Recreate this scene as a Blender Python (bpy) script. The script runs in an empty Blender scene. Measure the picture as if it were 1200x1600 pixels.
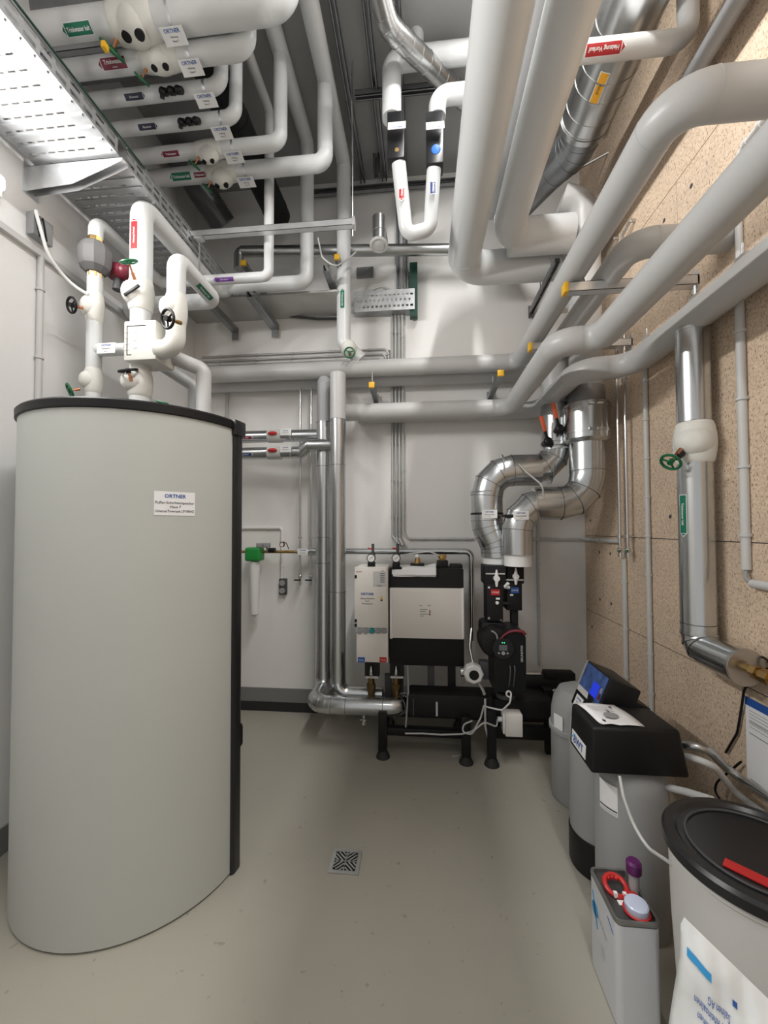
import bpy, bmesh, math, random
from mathutils import Vector, Matrix
random.seed(7)
V = Vector
C = bpy.context.scene.collection
PI = math.pi

# ---------------------------------------------------------------- camera
F, CX, CY = 628.24, 598.37, 810.27            # focal length and centre for a 1200 x 1600 picture
YAW, PITCH, ROLL = 0.09585, 0.02495, -0.00284
CAM = V((0, 0, 1.7))
fwd = V((-math.sin(YAW) * math.cos(PITCH), math.cos(YAW) * math.cos(PITCH), math.sin(PITCH)))
_r = V((math.cos(YAW), math.sin(YAW), 0)); _u = _r.cross(fwd)
right = _r * math.cos(ROLL) + _u * math.sin(ROLL)
up = _u * math.cos(ROLL) - _r * math.sin(ROLL)
K = 1.047                                      # metres per surveyed depth unit

def ray(px, py):
    return right * (px - CX) - up * (py - CY) + fwd * F
def U(px, py, yo):                             # point on the plane Y = yo * K
    d = ray(px, py); return CAM + d * (yo * K / d.y)
def UX(px, py, X):
    d = ray(px, py); return CAM + d * (X / d.x)
def UZ(px, py, Z):
    d = ray(px, py); return CAM + d * ((Z - CAM.z) / d.z)
AX = {'x': V((1, 0, 0)), 'y': V((0, 1, 0)), 'z': V((0, 0, 1))}
def go(p, ax, px=None, py=None, to=None, by=None):
    """from p along one axis until the surveyed column / row, a coordinate or a distance"""
    e = AX[ax]
    if to is not None:
        q = p.copy(); q['xyz'.index(ax)] = to; return q
    if by is not None:
        return p + e * by
    n = right * F - fwd * (px - CX) if px is not None else up * F + fwd * (py - CY)
    return p + e * (-(n.dot(p - CAM)) / n.dot(e))

YB, XR, XL, ZC = 3.695, 1.43, -2.2, 5.0

# ---------------------------------------------------------------- materials
def mat(name, col, rough=0.5, metal=0.0, noise=0.0, nscale=8.0, bump=0.0, bscale=60.0, emit=None, spec=0.5, rvar=0.0, coat=0.0):
    m = bpy.data.materials.new(name); m.use_nodes = True
    nt = m.node_tree; b = nt.nodes['Principled BSDF']
    b.inputs['Base Color'].default_value = (*col, 1); b.inputs['Roughness'].default_value = rough
    b.inputs['Metallic'].default_value = metal; b.inputs['Specular IOR Level'].default_value = spec
    if coat: b.inputs['Coat Weight'].default_value = coat
    if emit:
        b.inputs['Emission Color'].default_value = (*emit[0], 1); b.inputs['Emission Strength'].default_value = emit[1]
    if noise or bump or rvar:
        tc = nt.nodes.new('ShaderNodeTexCoord')
    if noise or rvar:
        n = nt.nodes.new('ShaderNodeTexNoise'); n.inputs['Scale'].default_value = nscale; n.inputs['Detail'].default_value = 4
        nt.links.new(tc.outputs['Object'], n.inputs['Vector'])
        if noise:
            r = nt.nodes.new('ShaderNodeValToRGB')
            r.color_ramp.elements[0].position = .3; r.color_ramp.elements[1].position = .7
            r.color_ramp.elements[0].color = (*[c * (1 - noise) for c in col], 1)
            r.color_ramp.elements[1].color = (*[min(1, c * (1 + noise)) for c in col], 1)
            nt.links.new(n.outputs['Fac'], r.inputs['Fac']); nt.links.new(r.outputs['Color'], b.inputs['Base Color'])
        if rvar:
            mr = nt.nodes.new('ShaderNodeMapRange'); mr.inputs['To Min'].default_value = max(0.02, rough - rvar); mr.inputs['To Max'].default_value = rough + rvar
            nt.links.new(n.outputs['Fac'], mr.inputs['Value']); nt.links.new(mr.outputs['Result'], b.inputs['Roughness'])
    if bump:
        n2 = nt.nodes.new('ShaderNodeTexNoise'); n2.inputs['Scale'].default_value = bscale; n2.inputs['Detail'].default_value = 3
        nt.links.new(tc.outputs['Object'], n2.inputs['Vector'])
        bp = nt.nodes.new('ShaderNodeBump'); bp.inputs['Strength'].default_value = bump; bp.inputs['Distance'].default_value = .01
        nt.links.new(n2.outputs['Fac'], bp.inputs['Height']); nt.links.new(bp.outputs['Normal'], b.inputs['Normal'])
    return m

M = {}
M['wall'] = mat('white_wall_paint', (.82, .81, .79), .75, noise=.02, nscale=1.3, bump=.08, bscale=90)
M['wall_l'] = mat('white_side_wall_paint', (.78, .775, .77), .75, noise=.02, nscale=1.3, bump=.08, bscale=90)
M['ceil'] = mat('concrete_ceiling', (.36, .36, .355), .8, noise=.07, nscale=2, bump=.1, bscale=40)
M['plinth'] = mat('grey_plinth_paint', (.20, .20, .195), .55)
M['plinth_dark'] = mat('black_plinth_band', (.02, .02, .022), .5)
M['pvc'] = mat('pale_grey_pipe_jacket', (.53, .53, .525), .36, noise=.02, nscale=5, spec=.45)
M['pvcw'] = mat('white_pipe_jacket', (.68, .69, .69), .34, noise=.015, nscale=5, spec=.45)
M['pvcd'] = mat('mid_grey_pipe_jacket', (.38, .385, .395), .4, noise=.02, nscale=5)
M['eps'] = mat('white_valve_shell', (.72, .71, .66), .5, noise=.02, nscale=9)
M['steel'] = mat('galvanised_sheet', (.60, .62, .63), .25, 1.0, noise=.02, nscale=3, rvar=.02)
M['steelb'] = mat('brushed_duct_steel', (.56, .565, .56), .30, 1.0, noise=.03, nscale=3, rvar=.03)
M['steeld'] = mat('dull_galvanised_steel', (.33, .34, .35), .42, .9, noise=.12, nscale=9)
M['zinc'] = mat('bright_zinc', (.74, .75, .76), .34, .85, noise=.06, nscale=14, rvar=.08)
M['tray'] = mat('tray_zinc', (.46, .47, .48), .42, .7, noise=.08, nscale=14)
M['chrome'] = mat('chrome', (.72, .72, .73), .18, 1.0)
M['seam'] = mat('dark_joint_line', (.05, .05, .055), .6)
M['black'] = mat('black_plastic', (.008, .008, .009), .45, spec=.3)
M['tub'] = mat('pale_bin_plastic', (.64, .64, .625), .45)
M['blackm'] = mat('black_foam_insulation', (.010, .010, .011), .6, spec=.3)
M['blackg'] = mat('black_satin_plastic', (.014, .014, .016), .3)
M['dark'] = mat('dark_grey_plastic', (.06, .06, .065), .5)
M['grey'] = mat('mid_grey_plastic', (.30, .305, .31), .5)
M['lgrey'] = mat('light_grey_plastic', (.56, .56, .55), .5)
M['white'] = mat('white_plastic', (.80, .80, .79), .45)
M['cream'] = mat('cream_enamel', (.74, .71, .67), .45)
M['paper'] = mat('paper', (.82, .82, .83), .8)
M['green'] = mat('green_plastic', (.01, .13, .05), .4)
M['greenv'] = mat('vivid_green_plastic', (.015, .27, .05), .4)
M['dgreen'] = mat('dark_green_conduit', (.008, .06, .04), .5)
M['label_green'] = mat('green_label_vinyl', (.0, .16, .09), .5)
M['label_maroon'] = mat('maroon_label_vinyl', (.19, .012, .035), .5)
M['label_red'] = mat('red_label_vinyl', (.42, .02, .025), .5)
M['label_blue'] = mat('blue_label_vinyl', (.02, .04, .16), .5)
M['label_navy'] = mat('navy_label_vinyl', (.025, .03, .06), .5)
M['label_purple'] = mat('purple_label_vinyl', (.16, .04, .30), .5)
M['label_orange'] = mat('orange_label_vinyl', (.75, .36, .02), .5)
M['red'] = mat('red_plastic', (.5, .02, .02), .4)
M['redd'] = mat('dark_red_plastic', (.15, .012, .025), .4)
M['orange'] = mat('orange_grip', (.75, .13, .05), .45)
M['yellow'] = mat('yellow_plastic', (.85, .48, .02), .45)
M['blue'] = mat('blue_ink', (.02, .09, .35), .5)
M['cyan'] = mat('sky_blue_ink', (.03, .28, .58), .5)
M['teal'] = mat('teal_plastic', (.01, .25, .26), .4)
M['brass'] = mat('brass', (.50, .33, .13), .3, 1.0)
M['copper'] = mat('copper', (.60, .27, .14), .32, 1.0)
M['ink'] = mat('black_ink', (.03, .03, .035), .6)
M['inkg'] = mat('grey_ink', (.25, .25, .26), .6)
M['pump'] = mat('grey_foam_pump_shell', (.15, .148, .15), .65)
M['tank'] = mat('grey_green_tank_jacket', (.475, .49, .465), .55, noise=.02, nscale=2, bump=.02, bscale=120)
M['bottle'] = mat('grey_pressure_vessel', (.33, .335, .335), .45, noise=.03, nscale=3)
M['purple'] = mat('purple_cap', (.11, .012, .11), .4)
M['screen'] = mat('blue_display', (.01, .02, .3), .3, emit=((.02, .06, 1.0), .5))
M['screen2'] = mat('control_panel_print', (.05, .10, .28), .35, noise=.5, nscale=25)
M['lcd'] = mat('grey_display', (.12, .13, .14), .3)
M['led'] = mat('green_lamp', (.0, .4, .1), .3, emit=((.05, .9, .35), 1.5))
M['lamp'] = mat('lamp_diffuser', (.9, .9, .9), .4, emit=((1.0, .985, .96), 6.0))
M['foil'] = mat('dull_foil', (.50, .50, .48), .5, .3, noise=.05, nscale=6, bump=.1, bscale=9)
M['flex'] = mat('dark_flexible_duct', (.13, .135, .14), .3, .5)
M['rubber'] = mat('rubber', (.02, .02, .02), .7)
M['clear'] = mat('clear_measuring_cup', (.55, .60, .75), .2)
M['tin'] = mat('tinplate', (.34, .34, .33), .38, .9, noise=.2, nscale=12)
M['tind'] = mat('dull_tinplate', (.12, .12, .12), .45, .7, noise=.4, nscale=14)
M['conduit'] = mat('zinc_conduit', (.50, .50, .49), .45, .6)
M['brassd'] = mat('tarnished_brass', (.22, .15, .06), .45, .9)
M['can'] = mat('white_canister_lacquer', (.60, .61, .64), .35, spec=.5)

def bag_mat():
    m = mat('thin_white_film', (.80, .82, .82), .2, spec=.6, bump=.7, bscale=9)
    b = m.node_tree.nodes['Principled BSDF']; b.inputs['Transmission Weight'].default_value = .15
    return m
M['bag'] = bag_mat()

def floor_mat():
    m = mat('epoxy_floor', (.36, .342, .292), .36, noise=.07, nscale=1.1, bump=.03, bscale=30, rvar=.08)
    nt = m.node_tree; b = nt.nodes['Principled BSDF']
    src = b.inputs['Base Color'].links[0].from_socket
    tc = nt.nodes.new('ShaderNodeTexCoord')
    n = nt.nodes.new('ShaderNodeTexNoise'); n.inputs['Scale'].default_value = 26; n.inputs['Detail'].default_value = 2
    nt.links.new(tc.outputs['Object'], n.inputs['Vector'])
    r = nt.nodes.new('ShaderNodeValToRGB'); r.color_ramp.elements[0].position = .70; r.color_ramp.elements[1].position = .76
    nt.links.new(n.outputs['Fac'], r.inputs['Fac'])
    mx = nt.nodes.new('ShaderNodeMix'); mx.data_type = 'RGBA'; mx.blend_type = 'MULTIPLY'
    mu = nt.nodes.new('ShaderNodeMath'); mu.operation = 'MULTIPLY'; mu.inputs[1].default_value = .45
    nt.links.new(r.outputs['Color'], mu.inputs[0]); nt.links.new(mu.outputs[0], mx.inputs['Factor'])
    nt.links.new(src, mx.inputs['A']); mx.inputs['B'].default_value = (.45, .42, .38, 1)
    nt.links.new(mx.outputs['Result'], b.inputs['Base Color'])
    return m
M['floor'] = floor_mat()

def board_mat():
    m = bpy.data.materials.new('cement_bonded_wood_board'); m.use_nodes = True
    nt = m.node_tree; b = nt.nodes['Principled BSDF']; b.inputs['Roughness'].default_value = .85
    tc = nt.nodes.new('ShaderNodeTexCoord')
    def nz(s, d, stretch=None):
        n = nt.nodes.new('ShaderNodeTexNoise'); n.inputs['Scale'].default_value = s; n.inputs['Detail'].default_value = d
        if stretch:
            mp = nt.nodes.new('ShaderNodeMapping'); mp.inputs['Scale'].default_value = stretch
            nt.links.new(tc.outputs['Object'], mp.inputs['Vector']); nt.links.new(mp.outputs['Vector'], n.inputs['Vector'])
        else:
            nt.links.new(tc.outputs['Object'], n.inputs['Vector'])
        return n
    big = nz(2.2, 3); grain = nz(55, 3, (1, 1, 1.5)); fleck = nz(105, 1, (1, 1.4, .7))
    r1 = nt.nodes.new('ShaderNodeValToRGB'); e = r1.color_ramp.elements
    e[0].position = .3; e[0].color = (.58, .445, .325, 1); e[1].position = .7; e[1].color = (.74, .595, .46, 1)
    nt.links.new(grain.outputs['Fac'], r1.inputs['Fac'])
    r2 = nt.nodes.new('ShaderNodeValToRGB'); e = r2.color_ramp.elements
    e[0].position = .28; e[0].color = (.40, .36, .34, 1); e[1].position = .42; e[1].color = (1, 1, 1, 1)
    nt.links.new(fleck.outputs['Fac'], r2.inputs['Fac'])
    mx = nt.nodes.new('ShaderNodeMix'); mx.data_type = 'RGBA'; mx.blend_type = 'MULTIPLY'; mx.inputs['Factor'].default_value = 1
    nt.links.new(r1.outputs['Color'], mx.inputs['A']); nt.links.new(r2.outputs['Color'], mx.inputs['B'])
    r3 = nt.nodes.new('ShaderNodeValToRGB'); e = r3.color_ramp.elements
    e[0].position = .3; e[0].color = (.86, .86, .86, 1); e[1].position = .7; e[1].color = (1.05, 1.03, 1, 1)
    nt.links.new(big.outputs['Fac'], r3.inputs['Fac'])
    mx2 = nt.nodes.new('ShaderNodeMix'); mx2.data_type = 'RGBA'; mx2.blend_type = 'MULTIPLY'; mx2.inputs['Factor'].default_value = 1
    nt.links.new(mx.outputs['Result'], mx2.inputs['A']); nt.links.new(r3.outputs['Color'], mx2.inputs['B'])
    nt.links.new(mx2.outputs['Result'], b.inputs['Base Color'])
    bp = nt.nodes.new('ShaderNodeBump'); bp.inputs['Strength'].default_value = .35; bp.inputs['Distance'].default_value = .004
    nt.links.new(grain.outputs['Fac'], bp.inputs['Height']); nt.links.new(bp.outputs['Normal'], b.inputs['Normal'])
    return m
M['board'] = board_mat()

# ---------------------------------------------------------------- mesh helpers
def frame_of(n):
    n = n.normalized()
    a = V((0, 0, 1)) if abs(n.z) < .9 else V((1, 0, 0))
    u = a.cross(n).normalized(); return u, n.cross(u), n

def fillet(pts, bend, segs):
    pts = [V(p) for p in pts]; out = [pts[0]]; marks = []
    for i in range(1, len(pts) - 1):
        a, b, c = pts[i - 1], pts[i], pts[i + 1]
        d1, d2 = (a - b), (c - b)
        l1, l2 = d1.length, d2.length
        if l1 < 1e-6 or l2 < 1e-6: continue
        d1 /= l1; d2 /= l2
        ang = d1.angle(d2)
        if ang > PI - .02: out.append(b); continue
        half = ang / 2
        t = bend / math.tan(half)
        lim = min(l1 if i == 1 else l1 / 2, l2 if i == len(pts) - 2 else l2 / 2) * .98
        t = min(t, lim); R = t * math.tan(half)
        cen = b + (d1 + d2).normalized() * (R / math.sin(half))
        s, e = b + d1 * t, b + d2 * t
        v0, v1 = s - cen, e - cen
        tot = v0.angle(v1); axis = v0.cross(v1).normalized()
        n = max(2, round(segs * tot / (PI / 2)))
        marks.append((len(out), len(out) + n))
        for k in range(n + 1):
            out.append(cen + Matrix.Rotation(tot * k / n, 3, axis) @ v0)
    out.append(pts[-1]); return out, marks

class MB:
    def __init__(s): s.bm = bmesh.new(); s.mi = 0
    def face(s, vs):
        try:
            f = s.bm.faces.new(vs); f.material_index = s.mi; return f
        except ValueError: return None
    def ring(s, c, u, v, r, n): return [s.bm.verts.new(c + (u * math.cos(2 * PI * k / n) + v * math.sin(2 * PI * k / n)) * r) for k in range(n)]
    def skin(s, rings, close=True, caps=True):
        n = len(rings[0])
        for a, b in zip(rings, rings[1:]):
            for k in range(n if close else n - 1):
                s.face((a[k], a[(k + 1) % n], b[(k + 1) % n], b[k]))
        if caps: s.face(rings[0][::-1]); s.face(rings[-1])
    def tube(s, pts, r, n=28, bend=None, segs=8, caps=True):
        if bend is None: bend = (r(.5) if callable(r) else r) * 1.6
        P, marks = fillet(pts, bend, segs)
        Q = [P[0]]
        for p in P[1:]:
            if (p - Q[-1]).length > 1e-5: Q.append(p)
        P = Q
        T = []
        for i in range(len(P)):
            a = (P[i] - P[i - 1]).normalized() if i else None
            b = (P[i + 1] - P[i]).normalized() if i < len(P) - 1 else None
            t = (a + b).normalized() if a is not None and b is not None else (a or b)
            T.append((t, 1 / max(.5, math.cos((a.angle(b) if a is not None and b is not None else 0) / 2))))
        u, v, _ = frame_of(T[0][0]); rings = []; prev = T[0][0]
        for i, p in enumerate(P):
            t = T[i][0]
            q = prev.rotation_difference(t); u = q @ u; v = q @ v; prev = t
            rings.append(s.ring(p, u, v, r(i / (len(P) - 1)) if callable(r) else r, n))
        s.skin(rings, True, caps); s.P = P
        return P
    def cyl(s, a, b, r, r2=None, n=28, caps=True):
        a, b = V(a), V(b); u, v, _ = frame_of(b - a)
        s.skin([s.ring(a, u, v, r, n), s.ring(b, u, v, r if r2 is None else r2, n)], True, caps)
    def band(s, c, ax, r, w, n=32, line=None):
        ax = V(ax).normalized(); s.cyl(V(c) - ax * w / 2, V(c) + ax * w / 2, r, n=n)
        if line:                                # dark lap joint beside the bead
            k = s.mi; s.mi = 1; s.cyl(V(c) + ax * (w / 2), V(c) + ax * (w / 2 + line), r - .0002, n=n); s.mi = k
    def torus(s, c, ax, R, r, n=32, m=8, a0=0, a1=2 * PI):
        u, v, w = frame_of(V(ax)); full = abs(a1 - a0 - 2 * PI) < 1e-6
        rings = []
        for k in range(n + (0 if full else 1)):
            a = a0 + (a1 - a0) * k / n; d = u * math.cos(a) + v * math.sin(a)
            rings.append([s.bm.verts.new(V(c) + d * (R + r * math.cos(2 * PI * j / m)) + w * r * math.sin(2 * PI * j / m)) for j in range(m)])
        if full: rings.append(rings[0])
        s.skin(rings, True, not full)
    def lathe(s, c, ax, prof, n=40, caps=True):
        u, v, w = frame_of(V(ax))
        s.skin([s.ring(V(c) + w * h, u, v, max(r, 1e-4), n) for r, h in prof], True, caps)
    def ball(s, c, rx, ry=None, rz=None, rot=None, n=20, m=12):
        ry = rx if ry is None else ry; rz = rx if rz is None else rz
        rings = []
        for i in range(1, m):
            t = PI * i / m - PI / 2; ring = []
            for k in range(n):
                a = 2 * PI * k / n
                p = V((rx * math.cos(t) * math.cos(a), ry * math.cos(t) * math.sin(a), rz * math.sin(t)))
                ring.append(s.bm.verts.new(V(c) + (rot @ p if rot else p)))
            rings.append(ring)
        s.skin(rings)
    def box(s, c, sz, rot=None, bev=0.0, bseg=2):
        c = V(c); h = V(sz) / 2
        vs = [s.bm.verts.new(c + (rot @ V((x * h.x, y * h.y, z * h.z)) if rot else V((x * h.x, y * h.y, z * h.z)))) for x in (-1, 1) for y in (-1, 1) for z in (-1, 1)]
        fs = [s.face([vs[i] for i in q]) for q in ((0, 1, 3, 2), (4, 6, 7, 5), (0, 4, 5, 1), (2, 3, 7, 6), (0, 2, 6, 4), (1, 5, 7, 3))]
        if bev:
            es = list({e for f in fs for e in f.edges})
            r = bmesh.ops.bevel(s.bm, geom=es, offset=bev, segments=bseg, affect='EDGES', profile=.5)
            for f in r['faces']: f.material_index = s.mi
    def bx(s, lo, hi, bev=0.0, bseg=2):
        lo, hi = V(lo), V(hi); s.box((lo + hi) / 2, [abs(a) for a in (hi - lo)], bev=bev, bseg=bseg)
    def bar(s, a, b, w, h, upv=(0, 0, 1), bev=0):
        a, b = V(a), V(b); d = (b - a); L = d.length; d.normalize()
        x = V(upv).cross(d)
        if x.length < 1e-4: x = V((1, 0, 0)).cross(d)
        x.normalize(); z = d.cross(x)
        s.box((a + b) / 2, (w, L, h), Matrix((x, d, z)).transposed(), bev)
    def channel(s, a, b, w, h, openv, t=.0025):
        """C section strut from a to b, open toward openv"""
        a, b = V(a), V(b); d = (b - a).normalized(); o = V(openv); o = (o - d * o.dot(d)).normalized(); x = d.cross(o)
        R = Matrix((x, d, o)).transposed(); L = (b - a).length; c = (a + b) / 2
        s.box(c - o * (h / 2 - t / 2), (w, L, t), R)
        for q in (-1, 1):
            s.box(c + x * q * (w / 2 - t / 2), (t, L, h), R)
            s.box(c + o * (h / 2 - t / 2) + x * q * (w / 2 - w * .13), (w * .26, L, t), R)
    def prism(s, poly, o, u, v, d):
        """polygon (list of 2D) at origin o in the axes u, v, extruded by vector d"""
        o, u, v, d = V(o), V(u), V(v), V(d)
        a = [s.bm.verts.new(o + u * x + v * y) for x, y in poly]; b = [s.bm.verts.new(p.co + d) for p in a]
        n = len(a); s.face(a[::-1]); s.face(b)
        for k in range(n): s.face((a[k], a[(k + 1) % n], b[(k + 1) % n], b[k]))
    def text(s, st, size, fn, align='CENTER', squeeze=1.0):
        vs, fs, w, h = text_mesh(st)
        off = {'CENTER': -w / 2, 'LEFT': 0, 'RIGHT': -w}[align]
        nv = [s.bm.verts.new(fn((x + off) * size * squeeze, (y - .35) * size)) for x, y in vs]
        for f in fs: s.face([nv[i] for i in f])
    def build(s, name, m, parent=None, smooth=35, solid=0):
        me = bpy.data.meshes.new(name)
        bmesh.ops.recalc_face_normals(s.bm, faces=s.bm.faces)
        vs = [v.co for v in s.bm.verts]
        lo = V([min(v[i] for v in vs) for i in range(3)]); hi = V([max(v[i] for v in vs) for i in range(3)])
        c = V(((lo.x + hi.x) / 2, (lo.y + hi.y) / 2, lo.z))
        bmesh.ops.translate(s.bm, verts=s.bm.verts, vec=-c)
        s.bm.to_mesh(me); s.bm.free()
        if m in ('steel', 'steelb') and any(f.material_index == 1 for f in me.polygons): m = [m, 'seam']
        for x in (m if isinstance(m, (list, tuple)) else [m]): me.materials.append(M[x] if isinstance(x, str) else x)
        if smooth:
            me.shade_smooth(); me.set_sharp_from_angle(angle=math.radians(smooth))
        o = bpy.data.objects.new(name, me); C.objects.link(o)
        if parent is not None:
            o.parent = parent; c = c - world_loc(parent)
        o.location = c
        if solid:
            md = o.modifiers.new('thickness', 'SOLIDIFY'); md.thickness = solid; md.offset = 0
        return o

def world_loc(o):
    p = V(o.location)
    while o.parent: o = o.parent; p += V(o.location)
    return p

_tc = {}
def text_mesh(st):
    if st not in _tc:
        cu = bpy.data.curves.new('lettering', 'FONT'); cu.body = st; cu.size = 1; cu.resolution_u = 2; cu.offset = .022 if st in ('ORTNER', 'BWT', 'Trinkwasser kalt', 'Trinkwasser', 'Heizung Vorlauf', 'Heizung Rücklauf') else .006
        ob = bpy.data.objects.new('lettering', cu)
        me = bpy.data.meshes.new_from_object(ob)
        vs = [(v.co.x, v.co.y) for v in me.vertices]; fs = [tuple(p.vertices) for p in me.polygons]
        w = max([v[0] for v in vs] or [0]); h = max([v[1] for v in vs] or [0])
        bpy.data.objects.remove(ob); bpy.data.curves.remove(cu); bpy.data.meshes.remove(me)
        _tc[st] = (vs, fs, w, h)
    return _tc[st]

def tag(o, label, cat, group=None, kind=None):
    o['label'] = label; o['category'] = cat
    if group: o['group'] = group
    if kind: o['kind'] = kind
    return o
def thing(name, label, cat, loc, group=None):
    o = bpy.data.objects.new(name, None); C.objects.link(o); o.location = V(loc); o.empty_display_size = .05
    return tag(o, label, cat, group)
def struct(o): o['kind'] = 'structure'; return o

# ---------------------------------------------------------------- shared builders
def run(name, label, pts, r, m, cat='pipe', group=None, bend=None, segs=8, n=28, part='insulation', joints=True, caps=True):
    """a thing whose first part is the pipe itself"""
    t = thing(name, label, cat, pts[0], group)
    b = MB(); b.tube(pts, r, n, bend, segs)
    if joints:                                # fine slip-joint ridges where each elbow starts and ends
        P, marks = fillet(pts, r * 1.6 if bend is None else bend, segs)
        for i0, i1 in marks:
            for i, j in ((i0, i0 + 1), (i1, i1 - 1)):
                d = (P[j] - P[i])
                if d.length > 1e-5: b.band(P[i], d, r * 1.012, .005)
    b.build(part, m, t)
    return t
def single(name, label, pts, r, m, cat='pipe', group=None, bend=None, segs=6, n=16, kind=None, extra=None):
    b = MB(); b.tube(pts, r, n, bend, segs)
    if extra: extra(b)
    return tag(b.build(name, m), label, cat, group, kind)

def flow_label(parent, c, axis, R, L, W, m, text, arrow=1, face=None, size=.5, second=None, name='flow_label', tcol='white'):
    """wrapped vinyl arrow label; axis is the reading direction, c lies on the pipe's centre line"""
    c = V(c); a = V(axis).normalized(); n = V(face) if face is not None else (CAM - c)
    n = (n - a * n.dot(a)).normalized(); v = n.cross(a)
    def fn(h):
        return lambda x, y: c + a * x + (n * math.cos(y / R) + v * math.sin(y / R)) * (R + h)
    b = MB()
    def strip(prof, h):
        f = fn(h); rows = []
        for x, hw in prof: rows.append([b.bm.verts.new(f(x, hw * (k / 4 - 1))) for k in range(9)])
        for r0, r1 in zip(rows, rows[1:]):
            for k in range(8): b.face((r0[k], r1[k], r1[k + 1], r0[k + 1]))
    hd = W * .5
    e = W * .09; x0, x1 = -L / 2, L / 2
    if arrow > 0: xs = (x0, x1 - hd); head = [(x1 - hd, W / 2), (x1, .001)]
    elif arrow < 0: xs = (x0 + hd, x1); head = [(x0, .001), (x0 + hd, W / 2)]
    else: xs = (x0, x1); head = None
    b.mi = 1
    strip([(xs[0] - e, W / 2 + e), (xs[1] + e, W / 2 + e)], .0012)
    if head:
        k = 1 if arrow > 0 else -1
        strip(sorted([(head[0][0] - e * (1 if arrow < 0 else 0), head[0][1] + (e if arrow > 0 else 0)), (head[1][0] + (e if arrow > 0 else 0), head[1][1] + (e if arrow < 0 else 0))]), .0012)
    b.mi = 0
    strip([(xs[0], W / 2), (xs[1], W / 2)], .002)
    if head:
        q = e * 1.2
        hh = [(head[0][0] + q, W / 2 - q), (head[1][0] - q, .001)] if arrow > 0 else [(head[0][0] + q, .001), (head[1][0] - q, W / 2 - q)]
        strip(hh, .002)
    if text:
        b.mi = 2; f = fn(.0028); mid = (xs[0] + xs[1]) / 2
        w = text_mesh(text)[2]; sz = W * size; sq = min(1.0, (xs[1] - xs[0]) * .9 / (w * sz))
        dy = W * .16 if second else 0
        b.text(text, sz, lambda x, y: f(mid + x, y + dy), squeeze=sq)
        if second: b.text(second, sz * .6, lambda x, y: f(mid + x, y - W * .26))
    return b.build(name, [m, 'white', tcol], parent, smooth=60)

def plate(parent, c, rv, uv, w, h, lines, m='white', th=.003, name='sign_plate', mats=('white', 'blue', 'ink'), bev=0):
    """small printed plate; lines = [(text, size, y, material slot, squeeze width)]"""
    c, rv, uv = V(c), V(rv).normalized(), V(uv).normalized(); uv = (uv - rv * uv.dot(rv)).normalized(); nv = rv.cross(uv)
    b = MB(); b.box(c, (w, h, th), Matrix((rv, uv, nv)).transposed(), bev)
    for st, sz, y, mi, *q in lines:
        b.mi = mi; tw = text_mesh(st)[2] * sz; sq = min(1, w * .92 / tw)
        b.text(st, sz, lambda x, yy: c + rv * x + uv * (y + yy) + nv * (th / 2 + .0008), squeeze=sq)
    return b.build(name, list(mats), parent, smooth=0)

def handwheel(parent, c, ax, R, m, stem=.05, stem_m='copper', name='handwheel'):
    """c is the wheel's hub centre, ax points from the valve to the wheel"""
    c, ax = V(c), V(ax).normalized(); b = MB()
    b.torus(c, ax, R, R * .16, 28, 8); u, v, w = frame_of(ax)
    for k in range(3):
        d = u * math.cos(k * 2 * PI / 3 + .4) + v * math.sin(k * 2 * PI / 3 + .4)
        b.cyl(c, c + d * R, R * .11, n=8)
    b.cyl(c - ax * R * .3, c + ax * R * .25, R * .3, n=14)
    o = b.build(name, m, parent)
    if stem:
        b = MB(); b.cyl(c - ax * stem, c - ax * R * .2, R * .13, n=12); b.cyl(c - ax * stem, c - ax * stem * .6, R * .22, n=12)
        b.build('spindle', stem_m, parent)
    return o

def valve_shell(parent, c, axis, out, R, L, bulge=1.0, dots=True, m='eps', name='valve_shell'):
    """insulating shell round a valve: sleeve along the pipe with a bonnet bulging out; two screw plugs on its nose"""
    c, a, o = V(c), V(axis).normalized(), V(out); o = (o - a * o.dot(a)).normalized(); s = a.cross(o)
    b = MB()
    b.lathe(c - a * L / 2, a, [(R * .98, 0), (R * 1.04, .006), (R * 1.10, L * .1), (R * 1.2, L * .32), (R * 1.22, L * .5), (R * 1.2, L * .68), (R * 1.10, L * .9), (R * 1.04, L - .006), (R * .98, L)], 32)
    rot = Matrix((a, s, o)).transposed()
    hgt = R * 1.55 * bulge
    # bonnet: lofted from a wide foot to a blunt nose
    rings = []
    for t, k in ((0, 1.0), (.35, .97), (.6, .86), (.8, .68), (.93, .5), (1.0, .34)):
        rings.append([b.bm.verts.new(c + rot @ V((L * .40 * k * math.cos(q * PI / 12), R * 1.12 * k * math.sin(q * PI / 12), R * .3 + hgt * t))) for q in range(24)])
    b.skin(rings)
    ob = b.build(name, m, parent, smooth=50)
    if dots:
        for q in (-1, 1):
            b = MB(); p = c + o * (R * .3 + hgt * .86) + a * q * L * .15
            b.cyl(p, p + o * hgt * .17, R * .30, n=16); b.build('screw_plug', 'black', parent)
    return ob

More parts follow.
